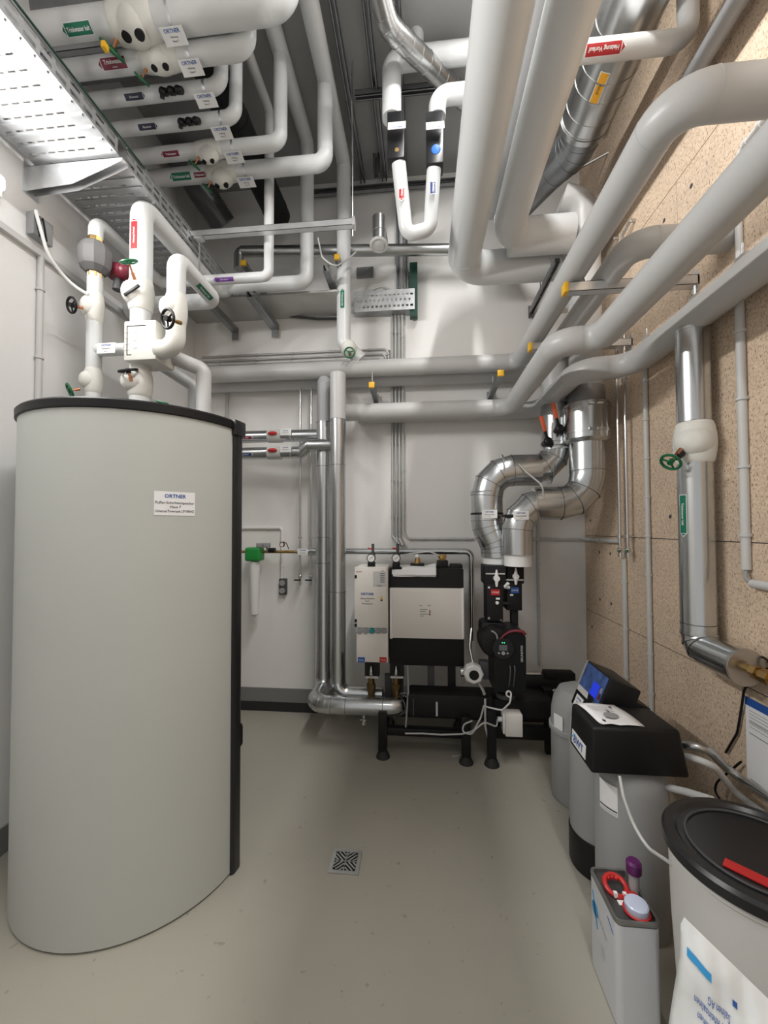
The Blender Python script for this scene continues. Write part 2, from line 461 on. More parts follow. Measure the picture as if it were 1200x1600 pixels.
def bracket(label, p, q, cap=True, m='steeld', name='strut_bracket', cat='bracket', w=.042, group=None, openv=(0, 0, 1), rods=(), plate_at_p=True):
    """slotted strut cantilever from the wall point p to its free end q, yellow cap on the end"""
    t = thing(name, label, cat, p, group)
    b = MB(); b.channel(p, q, w, w, openv)
    d = (V(q) - V(p)).normalized()
    b.build('strut', m, t, smooth=0)
    if plate_at_p:
        b = MB(); u, v, n_ = frame_of(d); b.box(V(p) + d * .004, (.05, .11, .008), Matrix((d.cross(V((0, 0, 1))).normalized() if abs(d.z) < .9 else u, V((0, 0, 1)) if abs(d.z) < .9 else v, d)).transposed()); b.build('wall_plate', m, t, smooth=0)
    if cap:
        b = MB(); b.bar(V(q) - d * .004, V(q) + d * .018, w * 1.12, w * 1.12, bev=.003); b.build('end_cap', 'yellow', t)
    for (f, l) in rods:
        b = MB(); s = V(p).lerp(V(q), f); b.cyl(s - V((0, 0, .02)), s + V((0, 0, l)), .005, n=8); b.build('threaded_rod', 'chrome', t)
    return t
M['label_blueknob'] = mat('bright_blue_knob', (.03, .17, .62), .35)
# ================================================================ the room
YF = -1.6
b = MB(); b.bx((XL - .1, YF, -.1), (XR + .1, YB + .1, 0)); struct(b.build('floor', 'floor', smooth=0))
b = MB(); b.bx((XL - .1, YF, ZC), (XR + .1, YB + .1, ZC + .15)); struct(b.build('ceiling', 'ceil', smooth=0))
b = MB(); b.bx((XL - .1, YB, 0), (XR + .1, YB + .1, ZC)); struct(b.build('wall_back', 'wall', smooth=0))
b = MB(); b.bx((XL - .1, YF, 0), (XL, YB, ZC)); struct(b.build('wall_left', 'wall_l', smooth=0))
zb = UX(1060, 843, XR).z; za = UX(1000, 992, XR).z; zc = UX(1100, 225, XR).z
b = MB(); b.mi = 1; b.bx((XR + .004, YF, 0), (XR + .1, YB, ZC)); b.mi = 0
yv = UX(943, 890, XR).y; g = .0025
rows = [(0, za, [YF, .9, YB]), (za, zb, [YF, 1.35, yv, YB]), (zb, zc, [YF, .55, 2.35, YB]), (zc, ZC, [YF, 1.5, YB])]
for z0, z1, ys in rows:
    for y0, y1 in zip(ys, ys[1:]):
        b.bx((XR, y0 + g, z0 + g), (XR + .02, y1 - g, z1 - g))
    for y0, y1 in zip(ys, ys[1:]):           # dowel heads set in the boards
        for yy in ((y0 + .12, y1 - .12) if y1 - y0 > .5 else (y0 + .07,)):
            for zz in (z0 + .13, z1 - .13):
                b.mi = 1; b.cyl((XR - .0012, yy, zz), (XR + .002, yy, zz), .012, n=10); b.mi = 0
struct(b.build('wall_right', ['board', 'seam'], smooth=0))
b = MB(); b.bx((XL, YB - .012, .085), (XR, YB, .21)); b.mi = 1; b.bx((XL, YB - .02, 0), (XR, YB, .085)); struct(b.build('baseboard_back', ['plinth', 'plinth_dark'], smooth=0))
b = MB(); b.bx((XL, YF, 0), (XL + .012, YB, .14)); struct(b.build('baseboard_left', ['plinth'], smooth=0))

# floor drain
dc = UZ(540, 1347, 0); W = .15
t = thing('floor_drain', 'square stainless floor drain grate set in the grey floor', 'drain', dc)
b = MB()
for sx, sy, wx, wy in ((0, W / 2 - .009, W, .018), (0, -W / 2 + .009, W, .018), (W / 2 - .009, 0, .018, W - .036), (-W / 2 + .009, 0, .018, W - .036)):
    b.box((dc.x + sx, dc.y + sy, .003), (wx, wy, .006))
b.build('frame', 'steelb', t, smooth=0)
b = MB(); b.box((dc.x, dc.y, .0015), (W - .03, W - .03, .001)); b.build('sump', 'black', t, smooth=0)
b = MB(); q = (W - .036) / 2
for ix in (0, 1):
    for iy in (0, 1):
        for k in range(4):
            c = V((dc.x - q + q * (ix + .5), dc.y - q + q * (iy + .5), .0045)); s = (k - 1.5) * q / 4.1
            an = -PI / 4 if (ix + iy) % 2 else PI / 4
            R = Matrix.Rotation(an, 3, 'Z'); b.box(c + R @ V((0, s * 1.15, 0)), (q * (1.05 - .2 * abs(k - 1.5)), q * .13, .004), R)
b.box((dc.x, dc.y, .0045), (.006, W - .03, .004)); b.box((dc.x, dc.y, .0045), (W - .03, .006, .004))
b.build('grate', 'steelb', t, smooth=0)

p = UZ(706, 1181, .004)
single('cable_tie_scrap', 'tiny white plastic scrap lying on the floor before the black frame', [p, p + V((.03, -.005, 0)), p + V((.06, .015, .004))], .002, 'white', 'scrap', n=6)

# lamps
pe = UX(5, 291, XL + .06)
t = thing('batten_luminaire', 'white batten luminaire glowing on the left wall below the cable tray', 'lamp', (XL, .3, pe.z))
b = MB(); b.bx((XL, .3, pe.z - .045), (XL + .035, pe.y + .02, pe.z + .045), .005); b.build('housing', 'white', t)
b = MB(); b.bx((XL + .036, .33, pe.z - .038), (XL + .085, pe.y, pe.z + .038), .02, 3); b.build('diffuser', 'lamp', t)
t = thing('ceiling_luminaire', 'white batten luminaire under the ceiling above the thickest pale pipe', 'lamp', (.45, .5, ZC))
b = MB(); b.bx((.39, -1.5, 4.92), (.51, 2.3, 4.97), .005)
for yy in (-1.2, 2.0): b.cyl((.45, yy, 4.97), (.45, yy, ZC), .01, n=8)
b.build('housing', 'white', t)
b = MB(); b.bx((.40, -1.47, 4.88), (.50, 2.27, 4.919), .018, 3); b.build('diffuser', 'lamp', t)

# ================================================================ back wall heating pipes
P = U(640, 573, 3.27); p0 = go(P, 'x', px=326); p1 = go(P, 'x', px=812); p2 = go(p1, 'y', px=1054); p3 = go(p2, 'x', to=XR)
t = run('heating_pipe', 'upper long grey pipe on the back wall that turns overhead into the board wall', [p0, p1, p2, p3], .07, 'pvc', bend=.11)
b = MB(); b.cyl(p0 - V((.004, 0, 0)), p0 + V((.01, 0, 0)), .072); b.build('end_sleeve', 'pvcd', t)
UPPER = P
P = U(640, 591, 3.43); q0 = go(P, 'x', px=314); q1 = go(P, 'x', px=838); q2 = go(q1, 'y', px=988); q3 = go(q2, 'x', to=XR)
run('heating_pipe', 'shaded grey pipe hidden behind the upper wall pipe, bending into the board wall further back', [q0, q1, q2, q3], .066, 'pvc', bend=.10)
P = U(640, 642, 3.3); p0 = go(P, 'x', px=541); p1 = go(P, 'x', px=797); p2 = go(p1, 'y', px=873); p3 = go(p2, 'x', px=936); p4 = go(p3, 'y', to=-.6)
t = run('heating_pipe', 'thick grey insulated pipe with a double bend that sweeps overhead past the board wall', [p0, p1, p2, p3, p4], .073, 'pvc', bend=.17)
P3 = P; P3n = p3
P = U(640, 647, 3.46); p0 = go(P, 'x', px=560); p1 = go(P, 'x', px=842); p2 = go(p1, 'y', px=906); p3 = go(p2, 'x', px=984); p4 = go(p3, 'y', to=-.6)
t = run('heating_pipe', 'grey insulated pipe with shaded underside running lowest along the board wall', [p0, p1, p2, p3, p4], .073, 'pvc', bend=.15)
P4n = p3
for px, py in ((1160, 388), (1085, 435), (1010, 500)):   # hanger plates showing above the lowest pipe
    c = UX(px, py, P4n.x)
    b = MB(); b.bx((c.x - .012, c.y - .03, P4n.z + .07), (c.x + .012, c.y + .03, P4n.z + .10)); b.cyl((c.x, c.y, P4n.z + .09), (c.x, c.y, P4n.z + .15), .006, n=8); b.build('hanger_clip', 'zinc', t, smooth=0)

# large pale pipes in the middle of the ceiling
A = U(722, 421, 3.17); a0 = go(A, 'y', to=.15); a1 = go(A, 'x', px=872); a2 = go(a1, 'z', py=600)
t = run('insulated_pipe', 'thickest pale insulated pipe under the ceiling with its elbow low against the back wall', [a0, A, a1], .127, 'pvcw', bend=.2, n=36)
B_ = U(789, 372, 2.9); b0 = go(B_, 'y', to=.15); b1 = go(B_, 'x', px=893)
t = run('insulated_pipe', 'second thick pale pipe under the ceiling with its elbow meeting the big grey riser', [b0, B_, b1], .112, 'pvcw', bend=.2, n=36)
b = MB(); b.cyl(go(B_, 'x', px=797), b1, .127, n=36); b.build('sleeve', 'pvcw', t)
c0 = U(768, 335, 3.25)
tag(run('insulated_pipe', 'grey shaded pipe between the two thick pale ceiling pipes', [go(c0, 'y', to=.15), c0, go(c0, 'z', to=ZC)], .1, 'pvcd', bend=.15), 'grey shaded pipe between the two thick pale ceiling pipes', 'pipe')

# big riser on the right with its steel jacket, coming down to the pump
R0 = U(913, 450, 2.95)
top = go(R0, 'z', py=322); mid = go(R0, 'z', py=612); coup0 = go(R0, 'z', py=634); coup1 = go(R0, 'z', py=688); low = go(R0, 'z', py=786)
h1 = go(low, 'x', px=808); dn = go(h1, 'z', py=866)
t = thing('riser_duct', 'big grey riser with clamped shiny steel jacket ending at the right pump collar', 'duct', dn)
b = MB(); b.tube([top + V((-.16, 0, .05)), top, mid], .113, 36, bend=.14); b.build('insulation', 'pvc', t)
b = MB(); b.cyl(go(R0, 'z', py=608), coup0, .128, n=36); b.build('jacket_cuff', 'steeld', t)
def clampband(bm_, c, ax, r):
    bm_.band(c, ax, r * 1.03, .018, 40); bm_.band(V(c) + V(ax).normalized() * .02, ax, r * 1.015, .006, 40)
b = MB(); b.cyl(coup0, coup1, .158, n=40); b.lathe(coup1, V((0, 0, -1)), [(.158, 0), (.150, .01), (.13, .025)], 40)
for s in (-.02, .0): pass
clampband(b, coup0 - V((0, 0, .03)), (0, 0, 1), .158); clampband(b, coup1 + V((0, 0, .05)), (0, 0, 1), .158)
for zc_ in (coup0.z - .03, coup1.z + .05):
    for k in (-1, 1):
        c = V((R0.x + k * .03, R0.y - .165, zc_)); b.cyl(c - V((.018, 0, 0)), c + V((.018, 0, 0)), .008, n=8)
b.build('coupling', 'steel', t)
b = MB(); Pp = b.tube([coup1 + V((0, 0, .02)), low, h1 + V((.12, 0, 0))], .122, 36, bend=.2, segs=3)
for z_ in (go(R0, 'z', py=737).z,): b.band((R0.x, R0.y, z_), (0, 0, 1), .1235, .008, 36, .003)
for i in range(2, 5):
    if i < len(Pp) - 1: b.band(Pp[i], (Pp[i + 1] - Pp[i - 1]), .1245, .007, 36, .003)
b.build('steel_jacket', 'steel', t, smooth=25)
b = MB(); Pp = b.tube([go(low, 'x', px=872), h1, dn], .112, 36, bend=.19, segs=3)
for i in range(1, len(Pp) - 1): b.band(Pp[i], (Pp[i + 1] - Pp[i - 1]), .1135, .006, 36, .003)
b.band(go(low, 'x', px=868), (1, 0, 0), .119, .02, 36); b.band(go(low, 'x', px=833), (1, 0, 0), .114, .006, 36, .003)
b.build('steel_elbow', 'steel', t, smooth=25)
b = MB(); b.cyl(dn + V((0, 0, .02)), go(dn, 'z', py=884), .098, n=36); b.build('collar', 'white', t)
plate(t, go(h1, 'z', py=806) + V((0, -.118, 0)), (1, 0, 0), (0, 0, 1), .108, .062, [('ORTNER', .016, .016, 1), ('Heizung Rücklauf', .011, -.004, 2), ('Haus F', .009, -.019, 2)])
b = MB(); b.band(go(h1, 'z', py=806), (0, 0, 1), .1145, .016, 36); b.build('strap', 'black', t)
RET = dn

S0 = U(868, 640, 3.12)
s1 = go(S0, 'z', py=734); s2 = go(s1, 'x', px=760); s3 = go(s2, 'z', py=822); s4 = go(s3, 'x', px=776); s4 = go(s4, 'z', py=852); s5 = go(s4, 'z', py=870)
t = thing('riser_duct', 'steel jacketed duct behind, with a dog-leg down to the left pump collar', 'duct', s5)
b = MB(); Pp = b.tube([go(S0, 'z', py=560), S0 + V((0, 0, .02))], .10, 32); b.build('insulation', 'pvc', t)
b = MB(); Pp = b.tube([S0 + V((0, 0, .03)), s1, go(s1, 'x', px=800)], .112, 36, bend=.18, segs=3)
for i in range(1, len(Pp) - 1): b.band(Pp[i], (Pp[i + 1] - Pp[i - 1]), .1135, .006, 36, .003)
b.band(go(S0, 'z', py=703), (0, 0, 1), .122, .014, 36); b.band(go(S0, 'z', py=694), (0, 0, 1), .116, .008, 36, .003)
b.band(go(s1, 'x', px=858), (1, 0, 0), .1135, .006, 36, .003)
b.build('steel_jacket', 'steel', t, smooth=25)
b = MB(); Pp = b.tube([go(s1, 'x', px=842), s2, s3, s4, s5], .124, 36, bend=.2, segs=3)
for i in range(1, len(Pp) - 1): b.band(Pp[i], (Pp[i + 1] - Pp[i - 1]), .1255, .006, 36, .003)
b.band(go(s2, 'z', py=770), (0, 0, 1), .1255, .008, 36, .003); b.band(go(s1, 'x', px=783), (1, 0, 0), .1265, .014, 36)
b.build('steel_elbow', 'steel', t, smooth=25)
b = MB(); b.cyl(s5 + V((0, 0, .02)), go(s5, 'z', py=886), .11, n=36); b.build('collar', 'white', t)
plate(t, go(s3, 'z', py=804) + V((0, -.13, 0)), (1, 0, 0), (0, 0, 1), .115, .064, [('ORTNER', .016, .016, 1), ('Heizung Vorlauf', .011, -.004, 2), ('Haus F', .009, -.019, 2)])
b = MB(); b.band(go(s3, 'z', py=803), (0, 0, 1), .1265, .016, 36); b.build('strap', 'black', t)
b = MB(); e0 = go(s1, 'x', px=805) + V((0, -.126, .03)); e1 = go(low, 'x', px=843) + V((0, -.11, .02))
b.tube([e0, e0 + V((.04, -.03, -.06)), e1 + V((-.02, -.04, .1)), e1], .006, 8, bend=.05); b.build('sensor_cable', 'lgrey', t)
SUP = s5
for lab, px, py in (('black lever with orange grip on the upper of two shut-off levers', 868, 656), ('black lever with orange grip on the lower left shut-off', 850, 676)):
    c = U(px + 6, py + 14, 2.96 if px > 860 else 3.0)
    t2 = thing('shut_off_lever', lab, 'valve lever', c)
    b = MB(); b.cyl(c + V((0, .09, 0)), c, .024, n=16); b.ball(c, .032, .025, .038); b.build('hub', 'black', t2)
    e = c + V((-.035, -.03, .10)); b = MB(); b.bar(c, e, .03, .018, (1, 0, 0), .004); b.build('lever_arm', 'black', t2)
    f = e + (e - c).normalized() * .09; b = MB(); b.bar(c + (e - c) * .75, f, .038, .024, (1, 0, 0), .006); b.build('grip', 'orange', t2)

# steel jacketed twin risers left of the heat station
B1 = U(528, 640, 3.12)
b_top = go(B1, 'z', py=585); b_mid = go(B1, 'z', py=656); b_low = go(B1, 'z', py=1083); b_end = go(b_low, 'x', px=598)
t = thing('riser_pipe', 'right of the twin steel risers, grey at its head, meeting the lower wall pipe', 'pipe', b_low)
b = MB(); b.cyl(b_mid, b_top, .066); b.lathe(b_top, (0, 0, 1), [(.066, 0), (.06, .008), (.02, .012)], 28); b.build('insulation', 'pvc', t)
b = MB(); Pp = b.tube([b_mid + V((0, 0, .005)), b_low, b_end], .064, 32, bend=.09, segs=4)
for py in (657, 728, 925): b.band(go(B1, 'z', py=py), (0, 0, 1), .0655, .006, 32, .003)
for i in range(1, len(Pp) - 1): b.band(Pp[i], (Pp[i + 1] - Pp[i - 1]), .0652, .004, 32)
b.build('steel_jacket', 'steel', t, smooth=25)
A1 = U(506, 640, 3.25)
a_top = go(A1, 'z', py=599); a_mid = go(A1, 'z', py=661); a_low = go(A1, 'z', to=U(565, 1103, A1.y / K - .31).z); a_f = go(a_low, 'y', by=-.32); a_r = go(a_f, 'x', px=630); a_u = go(a_r, 'y', by=.25)
t = thing('riser_pipe', 'left of the twin steel risers, whose foot turns along above the floor in front', 'pipe', a_low)
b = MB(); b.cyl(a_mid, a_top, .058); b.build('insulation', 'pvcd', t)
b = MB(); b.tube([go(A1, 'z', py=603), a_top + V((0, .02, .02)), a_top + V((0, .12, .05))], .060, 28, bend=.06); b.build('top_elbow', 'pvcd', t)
b = MB(); Pp = b.tube([a_mid + V((0, 0, .005)), a_low, a_f, a_r, a_u], .068, 32, bend=.1, segs=4)
for py in (662, 730, 840, 880): b.band(go(A1, 'z', py=py), (0, 0, 1), .0695, .006, 32, .003)
for px in (540, 517, 598): b.band(go(a_f, 'x', px=px), (1, 0, 0), .0695, .006, 32, .003)
for i in range(1, len(Pp) - 1): b.band(Pp[i], (Pp[i + 1] - Pp[i - 1]), .0692, .004, 32)
b.build('steel_jacket', 'steel', t, smooth=25)
c = go(a_f, 'x', px=569) - V((0, 0, .068)); b = MB(); b.cyl(c, c - V((0, 0, .07)), .011, n=10); b.cyl(c - V((0, 0, .045)), c - V((0, 0, .075)), .016, n=6); b.bar(c + V((-.03, -.02, -.03)), c + V((.02, -.02, -.03)), .008, .006); b.build('drain_cock', 'chrome', t)

# two steel jacketed pipes from the tank to the twin risers
for k, (lab, py, xr, fl, fm, yo) in enumerate((('steel jacketed pipe with red handle and red arrow, upper of two behind the tank', 682, 497, 'Heizung Vorlauf', 'label_maroon', 3.25),
                                  ('steel jacketed pipe with red handle and navy arrow, lower of two behind the tank', 708, 470, 'Heizung Rücklauf', 'label_blue', 3.2))):
    c = U(420, py, yo); l = go(c, 'x', px=300); r_ = go(c, 'x', px=xr)
    t = thing('steel_pipe', lab, 'pipe', c)
    b = MB(); pts = [l, r_]
    if k: pts = [l, r_, go(r_, 'x', px=483) + V((0, -.02, .055)), go(r_, 'x', px=518) + V((0, -.02, .055))]
    b.tube(pts, .052, 28, bend=.05, segs=3)
    if k: b.band(pts[1], (1, 0, 0), .055, .01); b.band(pts[2], (1, 0, 0), .055, .01)
    b.build('steel_jacket', 'steel', t, smooth=25)
    v0, v1 = go(c, 'x', px=419), go(c, 'x', px=441)
    b = MB(); b.lathe(v0, (1, 0, 0), [(.05, 0), (.056, .004), (.057, (v1 - v0).length - .004), (.05, (v1 - v0).length)], 28); b.build('valve_shell', 'lgrey', t)
    h = (v0 + v1) / 2 + V((0, -.066, .012)); b = MB(); b.ball(h, .042, .012, .017); b.cyl(h, h + V((0, .03, 0)), .012, n=10); b.build('handle', 'red', t)
    plate(t, go(c, 'x', px=450) + V((0, -.062, .02)), (1, 0, 0), (0, 0, 1), .098, .055, [('ORTNER', .012, .012, 1), ('Puffer Haus F', .010, -.006, 2)])
    b = MB(); b.band(go(c, 'x', px=456), (1, 0, 0), .0535, .012); b.build('strap', 'zinc', t)
    flow_label(t, go(c, 'x', px=386), (1, 0, 0), .052, .15, .024, fm, fl, 1, face=(0, -1, -.35))

# strut brackets
p = U(765, 622, 3.5); q = go(p, 'y', to=U(782, 580, 2.95).y); q.x = U(782, 580, 2.95).x
bracket('dark slotted strut bracket with yellow cap under the wall pipes near the corner', p, q, rods=((.35, .12), (.8, .06)))
p = U(588, 626, 3.5); q = U(581, 606, 3.12); q.z = p.z
bracket('dark slotted strut bracket with yellow cap between the wall pipes above the heat station', p, q, rods=((.9, .13),))
p = U(830, 488, 3.5); q = go(p, 'y', px=871)
bracket('grey slotted strut bracket without cap under the elbow of the thickest pipe', p, q, cap=False, rods=((.4, .14), (.8, .2)), openv=(0, 0, -1))
for lab, px, py, yo in (('zinc cross rail with yellow cap, nearer one carrying the pipes to the board wall', 885, 452, 2.11), ('short zinc cross rail with yellow cap behind the double bend', 830, 543, 2.74)):
    q = U(px, py, yo); p = go(q, 'x', to=XR)
    bracket(lab, p, q, m='zinc', name='cross_rail', cat='rail', openv=(0, 0, 1), w=.05, rods=((.3, .1), (.86, .05)))
# ================================================================ distribution pipes, upper left
ROWS = [  # label, px, py, yo, r, right px, left px, riser row, valve px, wheel, flow colour, text, second, label px, sign px
 ('thickest distribution pipe in the row, with a green arrow label and green handwheel', 160, 40, 1.84, .078, 445, -60, -60, 213, 'green', 'label_green', 'Trinkwasser kalt', None, 131, 272),
 ('second thickest distribution pipe, with a wide maroon arrow label', 160, 101, 1.96, .055, 384, 20, 20, 253, 'green', 'label_maroon', 'Trinkwasser', 'warm', 182, 299),
 ('thin distribution pipe with black label, nearer of the two with bare black valves', 200, 152, 2.12, .040, 345, 60, 40, 276, None, 'label_navy', 'Abwasser', None, 216, 322),
 ('thin distribution pipe with black label, further of the two with bare black valves', 230, 198, 2.27, .040, 368, 90, 70, 303, None, 'label_navy', 'Abwasser', None, 236, 347),
 ('distribution pipe with a slim maroon arrow label and white valve shell', 260, 241, 2.45, .046, 438, 110, 80, 328, 'green', 'label_maroon', 'Trinkwasser', None, 270, 366),
 ('farthest distribution pipe, whose green and maroon labels sit side by side', 290, 275, 2.62, .055, 508, 140, 116, 349, 'green', 'label_green', 'Trinkwasser kalt', None, 286, 385)]
MAN = []
for (lab, px, py, yo, r, xr, xl, yr, vx, wheel, fm, txt, txt2, lx, sx) in ROWS:
    sy = {272: 57, 299: 106, 322: 157, 347: 208, 366: 246, 385: 285}[sx]
    c = U(px, py, yo); l = go(c, 'x', px=xl); l.x = max(l.x, XL + .03); e = go(c, 'x', px=xr); u_ = go(e, 'z', py=yr)
    pts = [l, e, u_]

    if u_.z > 4.9: u_.z = 4.9
    t = run('distribution_pipe', lab, pts, r, 'pvcw', bend=max(.07, r * 1.25), group='distribution pipes on the upper left')
    MAN.append(pts)
    v = go(c, 'x', px=vx); out = (CAM - v); out = V((.0, -.2, -1))
    L = r * 3.1 if r > .06 else r * 4
    if wheel:
        valve_shell(t, v, (1, 0, 0), out, r * 1.03, L, .7 if r > .05 and yo < 2.5 else 1.2)
        d = V((-.7, .3, -.645)).normalized(); w = v + V((-L * .12, -.03, 0)) + d * (r * 1.3 + .075)
        handwheel(t, w, d, .036 if r < .06 else .055, 'green', stem=.07)
    else:
        b = MB(); b.cyl(v - V((.075, 0, 0)), v + V((.075, 0, 0)), r * .62, n=20); b.build('valve_body', 'dark', t)
        b = MB(); o = V((0, -.7, -.7))
        for q in (-.05, .0, .045):
            p = v + V((q, 0, 0)) + o * r * .4; b.cyl(p, p + o * .06, .02, n=12); b.ball(p + o * .065, .022)
        b.build('valve_stems', 'black', t)
        b = MB(); b.bar(v + V((-.07, -.03, -.06)), v + V((-.03, -.09, -.09)), .025, .02, bev=.004); b.build('lever', 'black', t)
    flow_label(t, go(c, 'x', px=lx), (1, 0, 0), r, .165 if r > .05 else .13, .045 if r > .05 else .03, fm, txt, -1 if wheel else 1, second=txt2)
    if yo == 2.62:
        flow_label(t, go(c, 'x', px=318), (1, 0, .0), r, .10, .03, 'label_maroon', 'Trinkwasser', 1)
    s = go(c, 'x', px=sx); n = (CAM - s).normalized()
    pc = U(sx, sy, yo)
    uv = V((-.1, .55, .8)); 
    b = MB(); b.band(s, (1, 0, 0), r * 1.03, .014); b.bar(s + V((0, 0, -r)), pc + V((0, 0, .003)), .014, .003, (0, 1, 0)); b.build('strap', 'zinc', t)
    plate(t, pc, (1, 0, 0), (0, -1, .25), .122, .072, [('ORTNER', .022, .022, 1), ('Heizung', .012, 0, 2), ('Haus F', .012, -.016, 2)])

q = U(162, 73, 1.80); p = go(q, 'x', to=XL)
bracket('dark strut with yellow cap below the thickest distribution pipe', p, q, w=.03, plate_at_p=False)
pts = [U(497, 372, 2.98), U(503, 402, 2.95), U(523, 418, 2.95), U(545, 404, 3.1), U(556, 394, 3.12)]
single('sensor_cable', 'grey cable sagging between two white drop pipes', pts, .006, 'lgrey', 'cable', n=8, bend=.08)
# pipes dropping from the ceiling onto the lines behind
def pipes_down(name, lab, px, ytop, yo, r, ybot, tail, m='pvcw', n0=.5, **kw):
    c = U(px, ytop, yo); bt = go(c, 'z', py=ybot)
    return c, bt
c = U(537, 255, 3.23); dn_ = go(c, 'z', py=536)
t = run('drop_pipe', 'white drop pipe with a green arrow label and green handwheel at its foot', [go(c, 'y', to=.5), c, dn_, U(564, 562, 3.27)], .06, 'pvcw', bend=.05, segs=5)
flow_label(t, go(c, 'z', py=472), (0, 0, -1), .06, .17, .034, 'label_green', 'Trinkwasser kalt', -1, face=(0, -1, 0))
w = U(546, 551, 3.12); handwheel(t, w, (0, -1, -.1), .042, 'green', stem=.06)
b = MB(); k = U(545, 545, 3.2); b.ball(k, .07, .06, .075); b.build('valve_shell', 'eps', t)
c = U(480, 222, 3.07); dn_ = go(c, 'z', py=441); STK = U(222, 322, 2.2)
D2z = dn_.z
t2pts = [go(c, 'y', to=.5), c, dn_, go(dn_, 'x', to=STK.x)]
run('drop_pipe', 'plain white drop pipe between the two labelled ones, turning left toward the tank', [go(c, 'y', to=.5), c, dn_, go(dn_, 'x', to=STK.x + .06)], .056, 'pvcw', bend=.07)
c = U(421, 175, 2.75); dn_ = go(c, 'z', py=432); LST = U(150, 346, 2.15)
D1 = dn_
t = run('drop_pipe', 'thin white drop pipe with a purple arrow label turning left to the pump line', [go(c, 'y', to=.9), c, dn_, go(dn_, 'x', to=LST.x + .045)], .036, 'pvcw', bend=.05)
flow_label(t, go(dn_, 'x', px=352), (1, 0, 0), .036, .16, .028, 'label_purple', 'Zirkulation', -1)

# galvanised rail below the drops with its rods
p = U(553, 349, 2.6); q = go(p, 'x', to=XL)
t = thing('cross_rail', 'long zinc strut rail hung in front of the white drop pipes', 'rail', p)
b = MB(); b.channel(q, p, .045, .045, (0, 0, 1)); b.build('strut', 'zinc', t, smooth=0)
b = MB(); r0 = go(p, 'x', by=-.01); b.cyl(r0 - V((0, 0, .09)), go(r0, 'z', to=ZC), .006, n=8); b.build('threaded_rod', 'chrome', t)
b = MB(); r1 = go(p, 'x', px=312); b.cyl(go(r1, 'z', py=436), r1, .006, n=8); b.build('threaded_rod', 'chrome', t)
b = MB(); b.box(p + V((0, 0, 0)), (.02, .06, .06)); b.build('end_fitting', 'zinc', t, smooth=0)
b = MB(); b.box(r1 - V((0, 0, .03)), (.06, .05, .012)); b.build('rod_fitting', 'zinc', t, smooth=0)

# ================================================================ U loop with two black shut-offs
for_top = U(640, 92, 2.5)
e = go(for_top, 'x', px=612); dn_ = go(e, 'z', py=186)
t = thing('balancing_loop', 'white pipe loop hanging from the ceiling with two black valves, one bearing a blue knob', 'pipe', dn_)
b = MB(); b.tube([go(for_top, 'x', to=A.x - .02), e, dn_], .064, 28, bend=.08); b.build('supply_insulation', 'pvcw', t)
x2 = U(684, 150, 2.5); 
b = MB(); b.tube([go(x2, 'x', to=A.x - .02) + V((0, 0, 0)), go(x2, 'x', px=683), go(go(x2, 'x', px=683), 'z', py=184)], .056, 28, bend=.08); b.build('return_insulation', 'pvcw', t)
l0 = go(dn_, 'z', py=256); l0 = U(623, 256, 2.5); l1 = U(635, 368, 2.62); l2 = U(672, 358, 2.62); l3 = U(678, 264, 2.5)
b = MB(); b.tube([l0, l1, l2, l3], .047, 24, bend=.06); b.build('loop_insulation', 'pvcw', t)
for px, py0, py1, kn in ((619, 186, 258, 'brass'), (679, 186, 266, 'blue')):
    c0_ = U(px, py0, 2.5); c1_ = U(px, py1, 2.5); m_ = (c0_ + c1_) / 2
    b = MB(); b.bx((m_.x - .055, m_.y - .055, c1_.z), (m_.x + .055, m_.y + .055, c0_.z), .006); b.build('valve_block', 'blackg', t)
    b = MB(); k = U(px + (1 if kn == 'brass' else 2), 231, 2.44)
    if kn == 'blue':
        b.lathe(k + V((0, .03, 0)), (0, -1, -.3), [(.03, 0), (.033, .02), (.026, .034), (.01, .036)], 20); b.build('knob', 'label_blueknob', t)
    else:
        b.lathe(k + V((0, .03, 0)), (0, -1, -.3), [(.016, 0), (.02, .015), (.012, .026)], 12); b.build('gauge_port', 'brass', t)
    pc = U(px + 1, 196, 2.40)
    plate(t, pc, (1, 0, 0), (0, .35, 1), .115, .075, [('Heizung', .012, .018, 2), ('Haus F', .012, .002, 2), ('ORTNER', .018, -.02, 1)])
flow_label(t, l0.lerp(l1, .42), (0, 0, 1), .047, .16, .034, 'label_red', 'Heizung Vorlauf', -1, face=(0, -1, 0), size=.5)
flow_label(t, l3.lerp(l2, .30), (0, 0, 1), .047, .16, .034, 'label_blue', 'Heizung Rücklauf', 1, face=(0, -1, 0), size=.5)

h = U(690, 26, 2.5); e = go(h, 'x', px=650)
run('branch_pipe', 'thin white elbow pipe above the balancing loop, beside the thickest ceiling pipe', [go(h, 'x', to=A.x - .02), e, go(e, 'z', py=84)], .05, 'pvcw', bend=.06)

